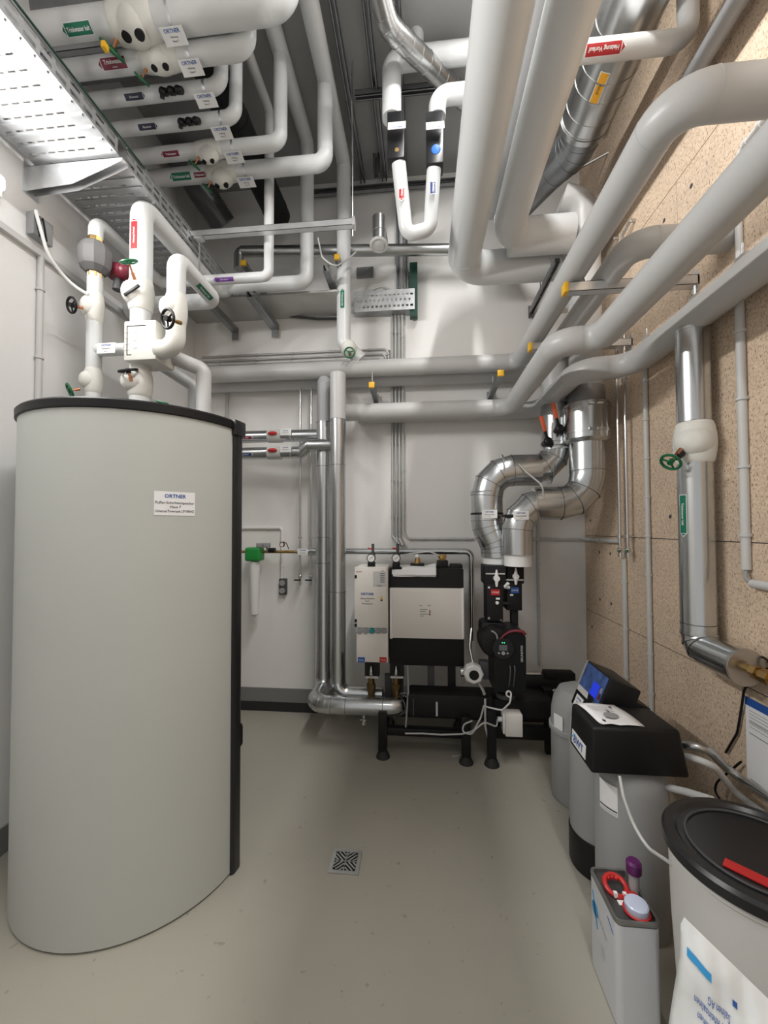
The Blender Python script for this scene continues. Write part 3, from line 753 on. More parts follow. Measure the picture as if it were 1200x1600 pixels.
# upper right: steel air duct, white pipe, grey pipes
Du = U(915, 190, 2.62)
d0 = go(Du, 'y', to=.7); d1 = go(Du, 'y', by=.12)
t = thing('air_duct', 'large shiny round steel air duct high along the board wall', 'duct', d1)
b = MB(); b.tube([d0, Du], .165, 40)
for py in (26, 90, 122, 160, 181): b.band(go(Du, 'y', py=py), (0, 1, 0), .168, .01, 40)
b.band(go(Du, 'y', py=187), (0, 1, 0), .173, .035, 40)
b.build('straight_duct', 'steelb', t)
b = MB(); e1 = U(862, 262, 2.95); Pp = b.tube([Du, Du + V((-.0, .16, -.02)), e1, e1 + (e1 - d1).normalized() * .5], .135, 36, bend=.2, segs=4)
for i in range(1, len(Pp) - 1): b.band(Pp[i], (Pp[i + 1] - Pp[i - 1]), .138, .012, 36)
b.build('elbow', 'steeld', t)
flow_label(t, go(Du, 'y', py=98), (0, 1, 0), .165, .17, .045, 'label_orange', 'Abluft', 0, face=V((-.4, 0, -1)), tcol='ink')
h = U(960, 76, 2.0); hr = go(h, 'x', px=1076)
t = run('heating_pipe', 'white pipe crossing under the round air duct with a red arrow label', [go(h, 'x', px=896) , hr, go(hr, 'z', to=4.9) ], .047, 'pvcw', bend=.09)
flow_label(t, go(h, 'x', px=942), (-1, 0, 0), .047, .19, .045, 'label_red', 'Heizung Vorlauf', -1, face=V((.1, -.9, -.9)))
c = U(1040, 112, 1.97); c.x = 1.36
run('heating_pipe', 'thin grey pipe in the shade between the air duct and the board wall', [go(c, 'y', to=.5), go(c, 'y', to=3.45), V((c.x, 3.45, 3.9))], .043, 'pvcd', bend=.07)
k0 = U(893, 302, 3.2)
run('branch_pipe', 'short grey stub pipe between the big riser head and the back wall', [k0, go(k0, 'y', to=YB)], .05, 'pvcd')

# ceiling struts
xs = -.53; zc_ = ZC - .05
def strut(lab, p, q, openv=(0, 0, -1), m='steeld', w=.045, cat='strut', name='ceiling_strut'):
    b = MB(); b.channel(p, q, w, w, openv, .004); return tag(b.build(name, m, smooth=0), lab, cat)
strut('long dark strut channel along the ceiling left of the balancing loop', (xs, .4, zc_), (xs, YB - .05, zc_))
p = U(555, 150, 2.75); q = U(720, 136, 2.75); q.z = p.z; q.y = p.y
strut('dark cross strut under the ceiling behind the balancing loop', p, q)
strut('dark cross strut at the top of the back wall behind the balancing loop', (-1.0, YB - .06, 4.86), (1.1, YB - .06, 4.86), (0, -1, 0))
for px, lab in ((598, 'left of two parallel ceiling struts beside the balancing loop'), (632, 'right of two parallel ceiling struts beside the balancing loop')):
    x = U(px, 300, 3.3).x; strut(lab, (x, 1.2, zc_), (x, YB - .05, zc_))
for px, lab, y1 in ((622, 'left dark upright strut on the back wall behind the pipe loop', 452), (634, 'right dark upright strut on the back wall behind the pipe loop', 452)):
    c = U(px, 300, 3.49); strut(lab, go(c, 'z', to=4.8), go(c, 'z', py=y1), (0, -1, 0), name='wall_strut', w=.036)
b = MB(); c = U(588, 250, 3.3); b.channel(go(c, 'z', to=ZC), go(c, 'z', py=275), .05, .05, (0, -1, 0), .004); tag(b.build('ceiling_bracket', 'steeld', smooth=0), 'short dark hanger bracket left of the balancing loop', 'bracket')

# spiral duct pieces and air valve
s0 = U(588, -30, 2.05); s1_ = U(606, 40, 2.2); s2_ = U(735, 165, 2.85)
b = MB(); Pp = b.tube([s0, s1_, s2_], .062, 28, bend=.12, segs=4)
for k in range(9): b.band(s1_.lerp(s2_, .1 + k * .1), s2_ - s1_, .0645, .006)
for i in range(1, min(5, len(Pp) - 1)): b.band(Pp[i], Pp[i + 1] - Pp[i - 1], .0645, .006)
tag(b.build('spiral_duct', 'steelb'), 'bent steel duct slanting behind the balancing loop pipes', 'duct')
s = U(600, 399, 3.3); l = go(s, 'x', px=378); r_ = go(s, 'x', px=735)
l.z = U(378, 393, 3.3).z
b = MB(); b.tube([l, r_], .047, 24)
d = (r_ - l)
for k in range(40): b.band(l + d * (k + .5) / 40, d, .0485, .004, 24)
b.tube([l + V((.02, 0, 0)), l + V((-.03, 0, 0)), l + V((-.03, 0, -.16))], .044, 20, bend=.05)
tag(b.build('spiral_duct', 'steelb'), 'long thin steel spiral duct along the top of the back wall', 'duct')
c = U(592, 384, 3.0); t = thing('air_valve', 'round white air valve on a short steel stub hanging from the duct', 'air vent', c)
b = MB(); b.cyl(c + V((0, .0, .03)), go(c, 'z', py=340), .052, n=28); b.band(go(c, 'z', py=362), (0, 0, 1), .055, .01); b.tube([go(c, 'z', py=348), go(c, 'z', py=340), go(c, 'z', py=340) + V((0, .32, 0))], .05, 24, bend=.05); b.build('duct_stub', 'steelb', t)
ax = V((0, -.25, -1)).normalized()
b = MB(); b.lathe(c - ax * .035, ax, [(.055, 0), (.072, .02), (.074, .028), (.060, .036), (.05, .030), (.02, .028)], 36); b.build('valve_ring', 'white', t)
b = MB(); b.lathe(c, ax, [(.03, -.01), (.042, .0), (.042, .004), (.02, .012), (.004, .013)], 30); b.build('valve_disc', 'white', t)

# dark ducts behind the distribution pipes
c = V((-1.29, 0, 4.55))
b = MB(); b.cyl((c.x, 1.9, c.z), (c.x, 3.5, c.z), .11, n=32)
for y in (2.2, 2.62, 3.0, 3.4): b.band((c.x, y, c.z), (0, 1, 0), .113, .03)
tag(b.build('insulated_duct', 'blackm'), 'black foam wrapped round duct behind the distribution pipes', 'duct')
f0 = U(275, 235, 3.0); f1 = U(350, 352, 3.35)
b = MB(); b.tube([f0, f0.lerp(f1, .5) + V((0, 0, -.02)), f1], lambda s: .115, 32)
dd = f1 - f0
for k in range(26): b.band(f0 + dd * (k + .5) / 26, dd, .119 if k % 2 else .117, .008, 32, .003)
tag(b.build('flexible_duct', 'flex'), 'dark flexible duct bulging below the farthest distribution pipe', 'duct')
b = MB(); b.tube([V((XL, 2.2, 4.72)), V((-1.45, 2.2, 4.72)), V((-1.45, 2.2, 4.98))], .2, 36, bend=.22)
tag(b.build('air_duct', 'steeld'), 'grey round duct above the thickest distribution pipe', 'duct')

# ================================================================ cable tray on the left
def sheet(mb, o, u, v, us, vs, hole):
    """perforated sheet: cell edges us, vs along unit axes u, v; hole(i, j) leaves a cell open"""
    g = {}
    def vert(i, j):
        if (i, j) not in g: g[(i, j)] = mb.bm.verts.new(o + u * us[i] + v * vs[j])
        return g[(i, j)]
    for i in range(len(us) - 1):
        for j in range(len(vs) - 1):
            if not hole(i, j): mb.face((vert(i, j), vert(i + 1, j), vert(i + 1, j + 1), vert(i, j + 1)))
YT = UX(67, 270, XL + .04).y; TZ = UX(67, 270, XL + .04).z; TX0 = XL + .04; TX1 = UX(110, 140, -1.74).x
tr = U(203, 264, 2.19); TX1 = UZ(203, 264, TZ).x

def tray(lab, ya, yb, name='cable_tray'):
    t = thing(name, lab, 'cable tray', (TX0, ya, TZ))
    w = TX1 - TX0; b = MB(); P_ = .062; n = int((yb - ya) / P_)
    ys = []
    for k in range(n): ys += [k * P_, k * P_ + .053]
    ys.append(n * P_)
    xs_ = [0, .03]; k = 0
    while xs_[-1] < w - .09: xs_ += [xs_[-1] + .040, xs_[-1] + .058]
    xs_.append(w)
    sheet(b, V((TX0, ya, TZ)), AX['x'], AX['y'], xs_, ys, lambda i, j: j % 2 == 1 and i % 2 == 1 and 0 < i < len(xs_) - 2)
    for k in range(n): b.bx((TX0 + .015, ya + k * P_ + .008, TZ - .007), (TX1 - .015, ya + k * P_ + .016, TZ))
    b.build('tray_floor', 'tray', t, smooth=0, solid=.0015)
    for x in (TX0, TX1):
        b = MB(); L = n * P_; m_ = int(L / .075); us = []
        for k in range(m_): us += [k * .075, k * .075 + .055]
        us.append(m_ * .075)
        sheet(b, V((x, ya, TZ)), AX['y'], AX['z'], us, [0, .014, .034, .060, .078, .10], lambda i, j: i % 2 == 0 and j in (1, 3))
        b.bx((x - .008, ya, TZ + .10), (x + .008, ya + L, TZ + .104))
        b.build('side_flange', 'tray', t, smooth=0, solid=.0015)
    return t
tray('bright perforated zinc cable tray overhead on the left wall, near length', .35, YT)
tray('perforated zinc cable tray on the left wall, shaded far length beyond the bracket arm', YT + .005, 3.55)
p = V((XL, YT - .06, TZ - .012))
t = thing('tray_bracket', 'tapered zinc cantilever arm carrying the cable tray on the left wall', 'bracket', p)
b = MB(); prof = [(0, 0), (TX1 - XL + .02, 0), (TX1 - XL + .02, -.02), (.28, -.125), (0, -.14)]
b.prism(prof, p, (1, 0, 0), (0, 0, 1), (0, .003, 0)); b.prism(prof, p + V((0, .045, 0)), (1, 0, 0), (0, 0, 1), (0, .003, 0)); b.bx(p + V((0, 0, -.003)), p + V((TX1 - XL + .02, .048, 0)))
b.build('arm', 'zinc', t, smooth=0)
b = MB(); b.bx(p + V((0, -.02, -.16)), p + V((.006, .07, .02))); b.build('wall_plate', 'zinc', t, smooth=0)
# small wall cables on the tray
c = V((TX1 - .05, .4, TZ + .02))
single('data_cable', 'green cable lying along the edge of the cable tray', [V((TX1 + .012, .5, TZ + .098)), V((TX1 + .014, 1.4, TZ + .09)), V((TX1 + .012, 2.2, TZ + .098))], .0045, 'dgreen', 'cable', n=8)

# perforated tray on the back wall with its drop
t0 = U(553, 488, 3.42); t1 = U(648, 484, 3.42); t1.z = t0.z; t1.y = t0.y
t = thing('cable_tray', 'short perforated zinc cable tray across the back wall behind the drop pipe', 'cable tray', t0)
b = MB(); L = t1.x - t0.x; n = 14; us = []
for k in range(n): us += [k * L / n, k * L / n + L / n * .6]
us.append(L)
sheet(b, t0, AX['x'], AX['z'], us, [0, .03, .05, .085, .105, .135, .15, .19], lambda i, j: i % 2 == (0 if j in (1, 5) else 1) and j in (1, 3, 5) and i < 2 * n - 1)
b.build('side_flange', 'zinc', t, smooth=0, solid=.002)
b = MB(); b.bx(t0, t1 + V((0, YB - t0.y - .02, .003))); b.build('tray_floor', 'steeld', t, smooth=0)
b = MB(); b.bx(t1 + V((-.003, 0, 0)), t1 + V((0, YB - t0.y - .02, .19))); b.build('end_plate', 'zinc', t, smooth=0)
c = U(646, 408, 3.42); e = go(c, 'z', py=492)
b = MB(); b.bx((c.x - .035, YB - .10, e.z), (c.x + .035, YB - .03, c.z)); tag(b.build('cable_duct', 'dgreen', smooth=0), 'dark green upright cable duct beside the short wall tray', 'cable duct')
g0 = t1 + V((-.1, .1, .1)); single('cable', 'grey cable arching out of the short wall tray', [t0 + V((.1, .05, .2)), t0 + V((.25, .05, .26)), g0 + V((0, 0, .06)), g0], .011, 'lgrey', 'cable', bend=.08)
# ================================================================ buffer tank
TC = V((-1.472, 2.052, 0)); TR = .539
TT = U(200, 622, (TC.y - .50) / K).z
def tank_lathe(b, c, prof, n=160, R0=None):
    """round jacket with a flat facet behind the closing strip"""
    rings = []
    for r, h in prof:
        ring = []
        for k in range(n):
            a = 2 * PI * k / n; rr_ = r
            ca = math.cos(a - FLAT_A)
            if ca > .05: rr_ = min(r, (FLAT_D - (TR - r)) / ca)
            ring.append(b.bm.verts.new(c + V((math.cos(a) * rr_, math.sin(a) * rr_, h))))
        rings.append(ring)
    b.skin(rings)
best = min(range(2700, 3600), key=lambda k: abs((lambda p: F * (p - CAM).dot(right) / (p - CAM).dot(fwd) + CX)(TC + V((math.cos(math.radians(k / 10)) * TR, math.sin(math.radians(k / 10)) * TR, 1.0))) - 361))
a0 = math.radians(best / 10); a1 = a0 + .13
pe_ = TC + V((math.cos(a1), math.sin(a1), 0)) * TR; vd = (pe_ - CAM); vd.z = 0; vd.normalize()
vd = Matrix.Rotation(math.radians(6), 3, 'Z') @ vd                   # the facet runs just inside the line of sight
nf = V((vd.y, -vd.x, 0)); FLAT_A = math.atan2(nf.y, nf.x); FLAT_D = (pe_ - TC).dot(nf)
t = thing('buffer_tank', 'tall grey cylindrical buffer storage tank standing on the floor', 'tank', TC)
b = MB(); tank_lathe(b, TC, [(TR - .012, 0), (TR, .012), (TR, TT - .03)]); b.build('jacket', 'tank', t)
b = MB(); tank_lathe(b, TC + V((0, 0, TT - .042)), [(TR + .002, 0), (TR + .010, .004), (TR + .011, .036), (TR + .004, .044), (TR - .03, .044)]); b.build('lid_rim', 'black', t)
b = MB(); tank_lathe(b, TC + V((0, 0, TT - .03)), [(TR - .03, 0), (TR - .03, .028)], 96); b.build('lid', 'grey', t)
# closing strip of the jacket
b = MB()
for (A0, A1, r0, r1) in ((a0, a1, TR - .004, TR + .016),):
    n = 6; ring = []
    vs = []
    for k in range(n + 1):
        a = A0 + (A1 - A0) * k / n; d = V((math.cos(a), math.sin(a), 0)); h = r1 - (.008 if k in (0, n) else 0)
        vs.append([b.bm.verts.new(TC + d * r0 + V((0, 0, .004))), b.bm.verts.new(TC + d * h + V((0, 0, .004))), b.bm.verts.new(TC + d * h + V((0, 0, TT - .02))), b.bm.verts.new(TC + d * r0 + V((0, 0, TT - .02)))])
    b.skin(vs)
b.build('closing_strip', 'blackg', t, smooth=50)
d = V((math.cos((a0 + a1) / 2), math.sin((a0 + a1) / 2), 0)); s = V((-d.y, d.x, 0))
b = MB(); b.box(TC + d * (TR + .006) + V((0, 0, TT - .035)), (.04, .085, .08), Matrix((d, s, V((0, 0, 1)))).transposed(), .008); b.build('strip_cap', 'blackg', t)
b = MB(); d = nf; c = pe_ + vd * .10 + nf * .022 + V((0, 0, .60)); b.tube([c + V((0, 0, .06)) - d * .03, c + V((0, 0, .06)), c - V((0, 0, .06)), c - V((0, 0, .06)) - d * .03], .008, 10, bend=.02); b.build('handle', 'black', t)
# printed plate wrapped on the jacket
q = U(274, 787, (TC.y - .45) / K); dr = (ray(274, 787)).normalized()
o = V((CAM.x - TC.x, CAM.y - TC.y)); dd = V((dr.x, dr.y)); bq = o.dot(dd); cq = o.dot(o) - TR * TR; aq = dd.dot(dd)
tt = (-bq - math.sqrt(bq * bq - aq * cq)) / aq; hit = CAM + dr * tt; ang = math.atan2(hit.y - TC.y, hit.x - TC.x); print('tank hit', hit, 'tank top', TT)
b = MB(); n_ = V((math.cos(ang), math.sin(ang), 0)); sx = V((-n_.y, n_.x, 0)); W_, H_ = .166, .105
def wrap(h): return lambda x, y: TC + V((0, 0, hit.z + y)) + V((math.cos(ang + x / TR), math.sin(ang + x / TR), 0)) * (TR + h)
f0 = wrap(.0015); rw = [[b.bm.verts.new(f0(W_ * (k / 8 - .5), yy)) for k in range(9)] for yy in (-H_ / 2, H_ / 2)]
for k in range(8): b.face((rw[0][k], rw[0][k + 1], rw[1][k + 1], rw[1][k]))
f1 = wrap(.0026)
for st, sz, y, mi in (('ORTNER', .022, .033, 1), ('Puffer-Schichtenspeicher', .0165, .004, 2), ('Haus F', .0165, -.014, 2), ('Universal Powertank UP1890HZ', .0165, -.033, 2)):
    b.mi = mi; wd = text_mesh(st)[2] * sz; b.text(st, sz, lambda x, yy: f1(x, y + yy), squeeze=min(1, W_ * .95 / wd))
b.build('sign_plate', ['paper', 'blue', 'ink'], t, smooth=60)

# ---- pipework standing on the tank
def on_axis(px, yo): return U(px, 500, yo)
# pump line (left)
L0 = LST.copy(); ztop = L0.z
def Lz(py): return go(L0, 'z', py=py)
t = thing('pump_line', 'thin white pipe with grey pump shell at the back left of the tank top', 'pipe', V((L0.x, L0.y, TT)))
end = V((L0.x, D1.y, D1.z))
b = MB(); b.tube([Lz(400), L0, end, end + V((.12, 0, 0))], .040, 24, bend=.06); b.build('insulation', 'pvcw', t)
b = MB(); b.tube([V((L0.x, L0.y, TT - .02)), Lz(430)], .042, 24); b.build('riser_insulation', 'pvcw', t)
pc = Lz(397)
b = MB(); b.lathe(Lz(428), (0, 0, 1), [(.05, 0), (.082, .03), (.092, .06), (.092, .13), (.075, .17), (.05, .19)], 10); b.build('pump_shell', 'pump', t, smooth=20)
b = MB(); c = pc + V((.085, .085, -.06)); dx = V((.85, -.1, -.15)).normalized(); b.cyl(c - dx * .05, c + dx * .05, .052, n=24); b.ball(c + dx * .05, .05, .05, .05); b.build('pump_motor', 'redd', t)
b = MB(); b.cyl(c + V((.0, 0, -.03)), c + V((-.005, 0, -.12)), .022, .03, n=12); b.build('cable_gland', 'dark', t)
for k, py in enumerate((378, 431)):
    b = MB(); q = Lz(py); b.cyl(q - V((0, 0, .018)), q + V((0, 0, .018)), .044, n=8); b.build('union_nut', 'brass', t, smooth=10)
valve_shell(t, Lz(482), (0, 0, 1), (-.55, -.8, 0), .043, .18, .9, dots=False)
handwheel(t, Lz(487) + V((-.03, -.13, -.03)), (-.3, -.9, -.2), .042, 'black', stem=.06)
valve_shell(t, Lz(596), (0, 0, 1), (-.5, -.8, 0), .043, .15, .9, dots=False)
handwheel(t, Lz(610) + V((-.07, -.09, -.03)), (-.6, -.7, -.4), .04, 'green', stem=.05)
x0 = Lz(548); x1 = U(200, 548, 2.2); x1.z = x0.z; x1.y = x0.y
b = MB(); b.cyl(x0, go(x0, 'x', px=200), .036, n=24); b.build('cross_pipe', 'pvcw', t)
plate(t, U(166, 544, 2.08), (1, 0, .0), (0, .1, 1), .115, .065, [('ORTNER', .016, .018, 1), ('Zirkulation', .012, -.002, 2), ('Haus F', .01, -.019, 2)])
# main flow line (middle)
S = STK.copy()
def Sz(py): return go(S, 'z', py=py)
t = thing('supply_line', 'tallest white pipe on the tank with a red arrow, running back along the tray', 'pipe', V((S.x, S.y, TT)))
b = MB(); b.tube([Sz(452), S, V((S.x, 3.07 * K, S.z)), V((S.x + .1, 3.07 * K, S.z + (D2z - S.z) * .8))], .064, 32, bend=.085); b.build('insulation', 'pvcw', t)
b = MB(); b.cyl(V((S.x, S.y, TT - .02)), Sz(445), .058, n=32); b.build('riser_insulation', 'pvcw', t)
flow_label(t, Sz(376), (0, 0, 1), .064, .19, .042, 'label_red', 'Heizung Vorlauf', 1, face=V((-.05, -1, 0)), size=.36)
valve_shell(t, Sz(463), (0, 0, 1), (-.5, -.85, 0), .062, .20, .9, dots=False)
handwheel(t, U(201, 409, 2.02), (-.1, -.45, .9), .043, 'green', stem=.09)
b = MB(); c = U(209, 456, 2.13); b.bar(c + V((-.045, -.02, -.03)), c + V((.05, -.02, .025)), .016, .012, (0, 1, 0), .003); b.cyl(c, c + V((.0, .05, 0)), .014, n=10); b.build('lever', 'black', t)
lo = Sz(574); hi = Sz(515)
b = MB(); fy_ = S.y - .105; bl = U(193, 545, fy_ / K).x; br = U(243, 545, fy_ / K).x; b.bx((bl, fy_, lo.z), (br, S.y + .08, hi.z), .008); b.build('mixer_box', 'eps', t)
b = MB()
for k in (0, 1):
    x = bl + .02; b.bx((x, fy_ - .0015, lo.z + .03), (x + .004, fy_ + .001, hi.z - .03))
    for z in (lo.z + .03, hi.z - .034): b.bx((x, fy_ - .0015, z), (x + .03 + .09 * (z > lo.z + .1), fy_ + .001, z + .004))
for k in range(4): b.bx((S.x - .02 + .0, fy_ - .0015, lo.z + .06 + k * .035), (S.x + .01, fy_ + .001, lo.z + .064 + k * .035))
for k in range(3): b.bx((S.x + .035, fy_ - .0015, lo.z + .07 + k * .045), (S.x + .06, fy_ + .001, lo.z + .074 + k * .045))
b.build('moulded_marks', 'lgrey', t, smooth=0)
valve_shell(t, Sz(600), (0, 0, 1), (-.5, -.85, 0), .06, .17, .9, dots=False)
handwheel(t, U(200, 579, 2.1), (-.1, -.35, .9), .048, 'black', stem=.06)
# return line (right)
Rr = U(276, 404, 2.13)
def Rz(py): return go(Rr, 'z', py=py)
lo_ = Rz(545); left_ = V((br, Rr.y, lo_.z))
far = go(Rr, 'y', px=336)
t = thing('return_line', 'white hooked pipe at the right of the mixer box, with a green arrow', 'pipe', left_)
end = go(far, 'x', px=190); end.x = max(end.x, XL + .08)
b = MB(); b.tube([Rz(470), Rr, far, end, end + V((0, .1, -.02))], .052, 30, bend=.07); b.build('insulation', 'pvcw', t)
b = MB(); b.tube([V((br - .01, Rr.y, lo_.z)), lo_, Rz(500)], .054, 30, bend=.075); b.build('lower_elbow', 'eps', t)
flow_label(t, Rr.lerp(far, .60), (0, 1, 0), .052, .17, .034, 'label_green', 'Trinkwasser kalt', 0, face=V((-.2, -.2, -.6)) + V((.55, 0, 0)))
valve_shell(t, Rz(485), (0, 0, 1), (-.6, -.75, 0), .052, .19, .9, dots=False)
handwheel(t, U(262, 498, 1.87), (-.35, -.9, -.15), .047, 'black', stem=.08, stem_m='brass')
# pipe behind, from the tank to the long wall pipe
c = U(318, 640, 2.34); k0 = V((c.x, c.y, TT - .02)); k1 = go(k0, 'z', py=578); k2 = V((S.x + .05, S.y + .02, U(262, 540, 2.2).z))
t = thing('return_line', 'white pipe leaving behind the mixer box and bending down to the tank edge', 'pipe', k0)
b = MB(); b.tube([k0, k1, k2], .046, 24, bend=.05); b.build('insulation', 'pvc', t)
b = MB(); b.lathe(k0 + V((0, 0, .0)), (0, 0, 1), [(.05, 0), (.06, .03), (.06, .11), (.05, .13)], 20); b.ball(k0 + V((.03, -.06, .06)), .035); b.build('valve_shell', 'eps', t)
c = U(303, 640, 2.47); k0 = V((c.x, c.y, TT - .03)); k1 = go(k0, 'z', py=604)
b = MB(); b.tube([k0, k1, V((S.x, 2.5, k1.z + .12))], .038, 20, bend=.05); tag(b.build('return_line', 'pvc'), 'short pale pipe lowest behind the mixer box', 'pipe')
c = U(256, 620, 1.72); t = thing('vent_cock', 'small chrome cock with a green lever on the tank lid', 'valve', V((c.x, c.y, TT)))
c.z = TT + .02
b = MB(); b.cyl(c - V((0, 0, .035)), c + V((0, 0, .02)), .014, n=12); b.cyl(c + V((-.02, 0, .01)), c + V((.035, -.005, .01)), .012, n=10); b.build('body', 'chrome', t)
b = MB(); b.bar(c + V((-.035, 0, .048)), c + V((.02, 0, .032)), .02, .01, bev=.003); b.cyl(c + V((0, 0, .02)), c + V((0, 0, .04)), .008, n=8); b.build('lever', 'green', t)

# ================================================================ rectangular duct and brackets, back left
x1 = U(575, 430, 3.3).x
zlo = U(430, 497, 3.5).z
t = thing('insulation_sheet', 'wide pale sheet with dark curled edge lying on the zinc brackets at the back wall', 'sheet', V((-1.4, 3.4, zlo)))
b = MB(); b.bx((XL + .02, 3.30, zlo), (U(532, 460, 3.3).x, YB - .005, zlo + .02), .004); b.build('sheet', 'foil', t, smooth=30)
b = MB(); w0 = U(455, 494, 3.5); w1 = U(532, 497, 3.5); b.tube([go(w0, 'x', by=-.02) + V((0, 0, .0)), w0.lerp(w1, .3) + V((0, -.02, -.02)), w0.lerp(w1, .55) + V((0, -.025, -.03)), w1 + V((0, 0, -.005))], .012, 10, bend=.05); b.build('curled_edge', 'dark', t)
b = MB(); b.bx((U(557, 430, 3.5).x, YB - .03, U(570, 432, 3.5).z), (U(583, 430, 3.5).x, YB - .005, U(570, 417, 3.5).z)); b.build('end_flange', 'steeld', t, smooth=0)
for k, (px, py, px2, py2) in enumerate(((430, 512, 388, 455), (368, 517, 330, 470), (531, 478, 520, 437))):
    p = U(px, py, 3.5); q = go(p, 'y', by=-.55)
    lab = ('wide zinc bracket under the middle of the pale sheet', 'zinc bracket under the pale sheet, beside the hooked white pipe', 'zinc bracket under the pale sheet, half hidden by the labelled drop pipe')[k]
    b = MB(); b.channel(q, p, .075 if k == 0 else .05, .05, (0, 0, 1)); b.bx(p + V((-.03, -.01, -.09)), p + V((.03, 0, .02))); 
    for j in range(8): b.box(q.lerp(p, (j + .5) / 8) - V((0, 0, .026)), (.014, .04, .001))
    tag(b.build('duct_bracket', 'steeld', smooth=0), lab, 'bracket')
for lab, px, py in (('short dark strut with yellow cap left of the thin drop pipe', 381, 412), ('short dark strut with yellow cap left of the green labelled drop pipe', 527, 403)):
    q = U(px, py, 3.1); p = go(q, 'y', to=YB)
    bracket(lab, p, q, w=.04, group=None)

# ================================================================ conduits on the back wall
def conduit(lab, pts, r, m='lgrey', clips=0, wall=None, name='conduit', n=12, cat='conduit', bend=.06):
    t = MB(); t.tube(pts, r, n, bend, 5)
    if clips and wall is not None:
        for s in range(len(pts) - 1):
            for k in range(clips):
                c = V(pts[s]).lerp(V(pts[s + 1]), (k + .5) / clips); t.band(c, V(pts[s + 1]) - V(pts[s]), r * 1.35, .012, 12)
                t.box(c + V(wall) * .007, [.014 if abs(x) > .5 else .02 for x in wall])
    return tag(t.build(name, m), lab, cat)
yw = (YB - .016) / K
W3 = (0, 1, 0)
for k, (px, lab) in enumerate(((612.5, 'leftmost of four grey conduits dropping from the short wall tray'), (618, 'second from left of four grey conduits dropping from the short wall tray'), (623.5, 'third from left of four grey conduits dropping from the short wall tray'))):
    a = U(px, 492, yw); b_ = go(a, 'z', py=838 + k * 2); conduit(lab, [a, b_, b_ + V((.03 if k else .05, -.03, -.06))], .0115, 'conduit', 6, W3, bend=.03)
a = U(629, 492, yw); b_ = go(a, 'z', py=842); c_ = go(b_, 'x', px=740); conduit('rightmost conduit from the short wall tray, bending right behind the pump', [a, b_, c_], .0115, 'lgrey', 5, W3, bend=.08)
for k, (py, lab) in enumerate(((546, 'uppermost of three thin conduits along the back wall'), (553.5, 'middle of three thin conduits along the back wall'), (561, 'lowest of three thin conduits along the back wall'))):
    a = U(590, py, yw); l = go(a, 'x', px=316); r_ = go(a, 'x', px=607 + k * 0 - k * 4); conduit(lab, [l, r_, go(r_, 'z', py=572)], .010, 'conduit', 5, W3, bend=.05)
a = U(838, 640, yw); conduit('thin grey conduit running up the back wall right of the pump', [go(a, 'z', py=790), go(a, 'z', py=1040)], .012, 'lgrey', 4, W3)
a = U(826, 843, yw); conduit('thin horizontal conduit on the back wall ending at the board wall', [a, go(a, 'x', to=XR)], .012, 'lgrey', 3, W3)
a = U(355, 600, yw); conduit('short grey conduit on the back wall directly above the tank edge', [a, go(a, 'z', py=668)], .014, 'lgrey', 2, W3)
a = U(360, 825, yw); r_ = go(a, 'x', px=441); conduit('pale conduit on the back wall ending in the double socket', [a, r_, go(r_, 'z', py=905)], .014, 'white', 2, W3, bend=.03)
# steel wall pipe behind the risers, with two gauge valves
a = U(480, 861, 3.36); r_ = go(a, 'x', px=736); e = go(r_, 'z', py=1000)
t = run('steel_pipe', 'bright steel pipe along the back wall carrying two gauges, bending down behind the pump', [go(a, 'x', px=484), r_, e], .027, 'steel', bend=.05, part='pipe', n=20)
for lab, px in (('round white pressure gauge with black valve above the cream control box', 580), ('round white pressure gauge with black valve above the sheaf of papers', 619)):
    c = U(px, 872, 2.98); t = thing('pressure_gauge', lab, 'gauge', c)
    b = MB(); b.cyl(c + V((0, .022, 0)), c + V((0, -.01, 0)), .034, n=24); b.torus(c + V((0, -.01, 0)), (0, 1, 0), .031, .004, 24, 6); b.build('case', 'dark', t)
    b = MB(); b.cyl(c + V((0, -.009, 0)), c + V((0, -.0115, 0)), .029, n=24); b.mi = 1; b.bar(c + V((-.012, -.0125, -.008)), c + V((.016, -.0125, .012)), .003, .001, (0, 1, 0)); b.build('dial', ['white', 'ink'], t)
    b = MB(); b.cyl(c + V((.01, .03, .03)), c + V((.01, .03, .11)), .011, n=12); b.cyl(c + V((.01, .03, .02)), c + V((.01, .03, .04)), .02, n=8); b.build('gauge_stem', 'dark', t)
    b = MB(); b.bar(c + V((-.03, .02, .075)), c + V((.005, .03, .07)), .012, .012, bev=.003); b.build('handle', 'red', t)
    b = MB(); b.bx(c + V((-.028, -.01, -.075)), c + V((.028, .05, -.03)), .006); b.bx(c + V((-.045, 0, -.088)), c + V((.045, .05, -.07)), .004); b.build('valve_block', 'black', t)

# ================================================================ small water treatment fittings left of the risers
yy = 3.38
a = U(385, 862, yy); r_ = go(a, 'x', px=500)
t = thing('brass_pipe', 'thin brass pipe with small valves along the back wall beside the tank', 'pipe', a)
b = MB(); b.cyl(a - V((.15, 0, 0)), go(a, 'x', px=466), .014, n=12); b.build('pipe', 'brass', t)
b = MB(); b.cyl(go(a, 'x', px=480), r_, .032, n=18); b.cyl(go(a, 'x', px=464), go(a, 'x', px=484), .022, n=12); b.build('steel_stub', 'steel', t)
for px, py in ((406, 852), (417, 852)):
    c = U(px, py, yy - .04); b = MB(); b.bx(c - V((.028, .02, .02)), c + V((.028, .02, .02)), .004); b.cyl(c - V((0, 0, .05)), c, .01, n=8); b.build('actuator', 'grey', t)
c = U(425, 860, yy - .03); b = MB(); b.cyl(c - V((.03, 0, 0)), c + V((.03, 0, 0)), .024, n=10); b.build('check_valve', 'black', t)
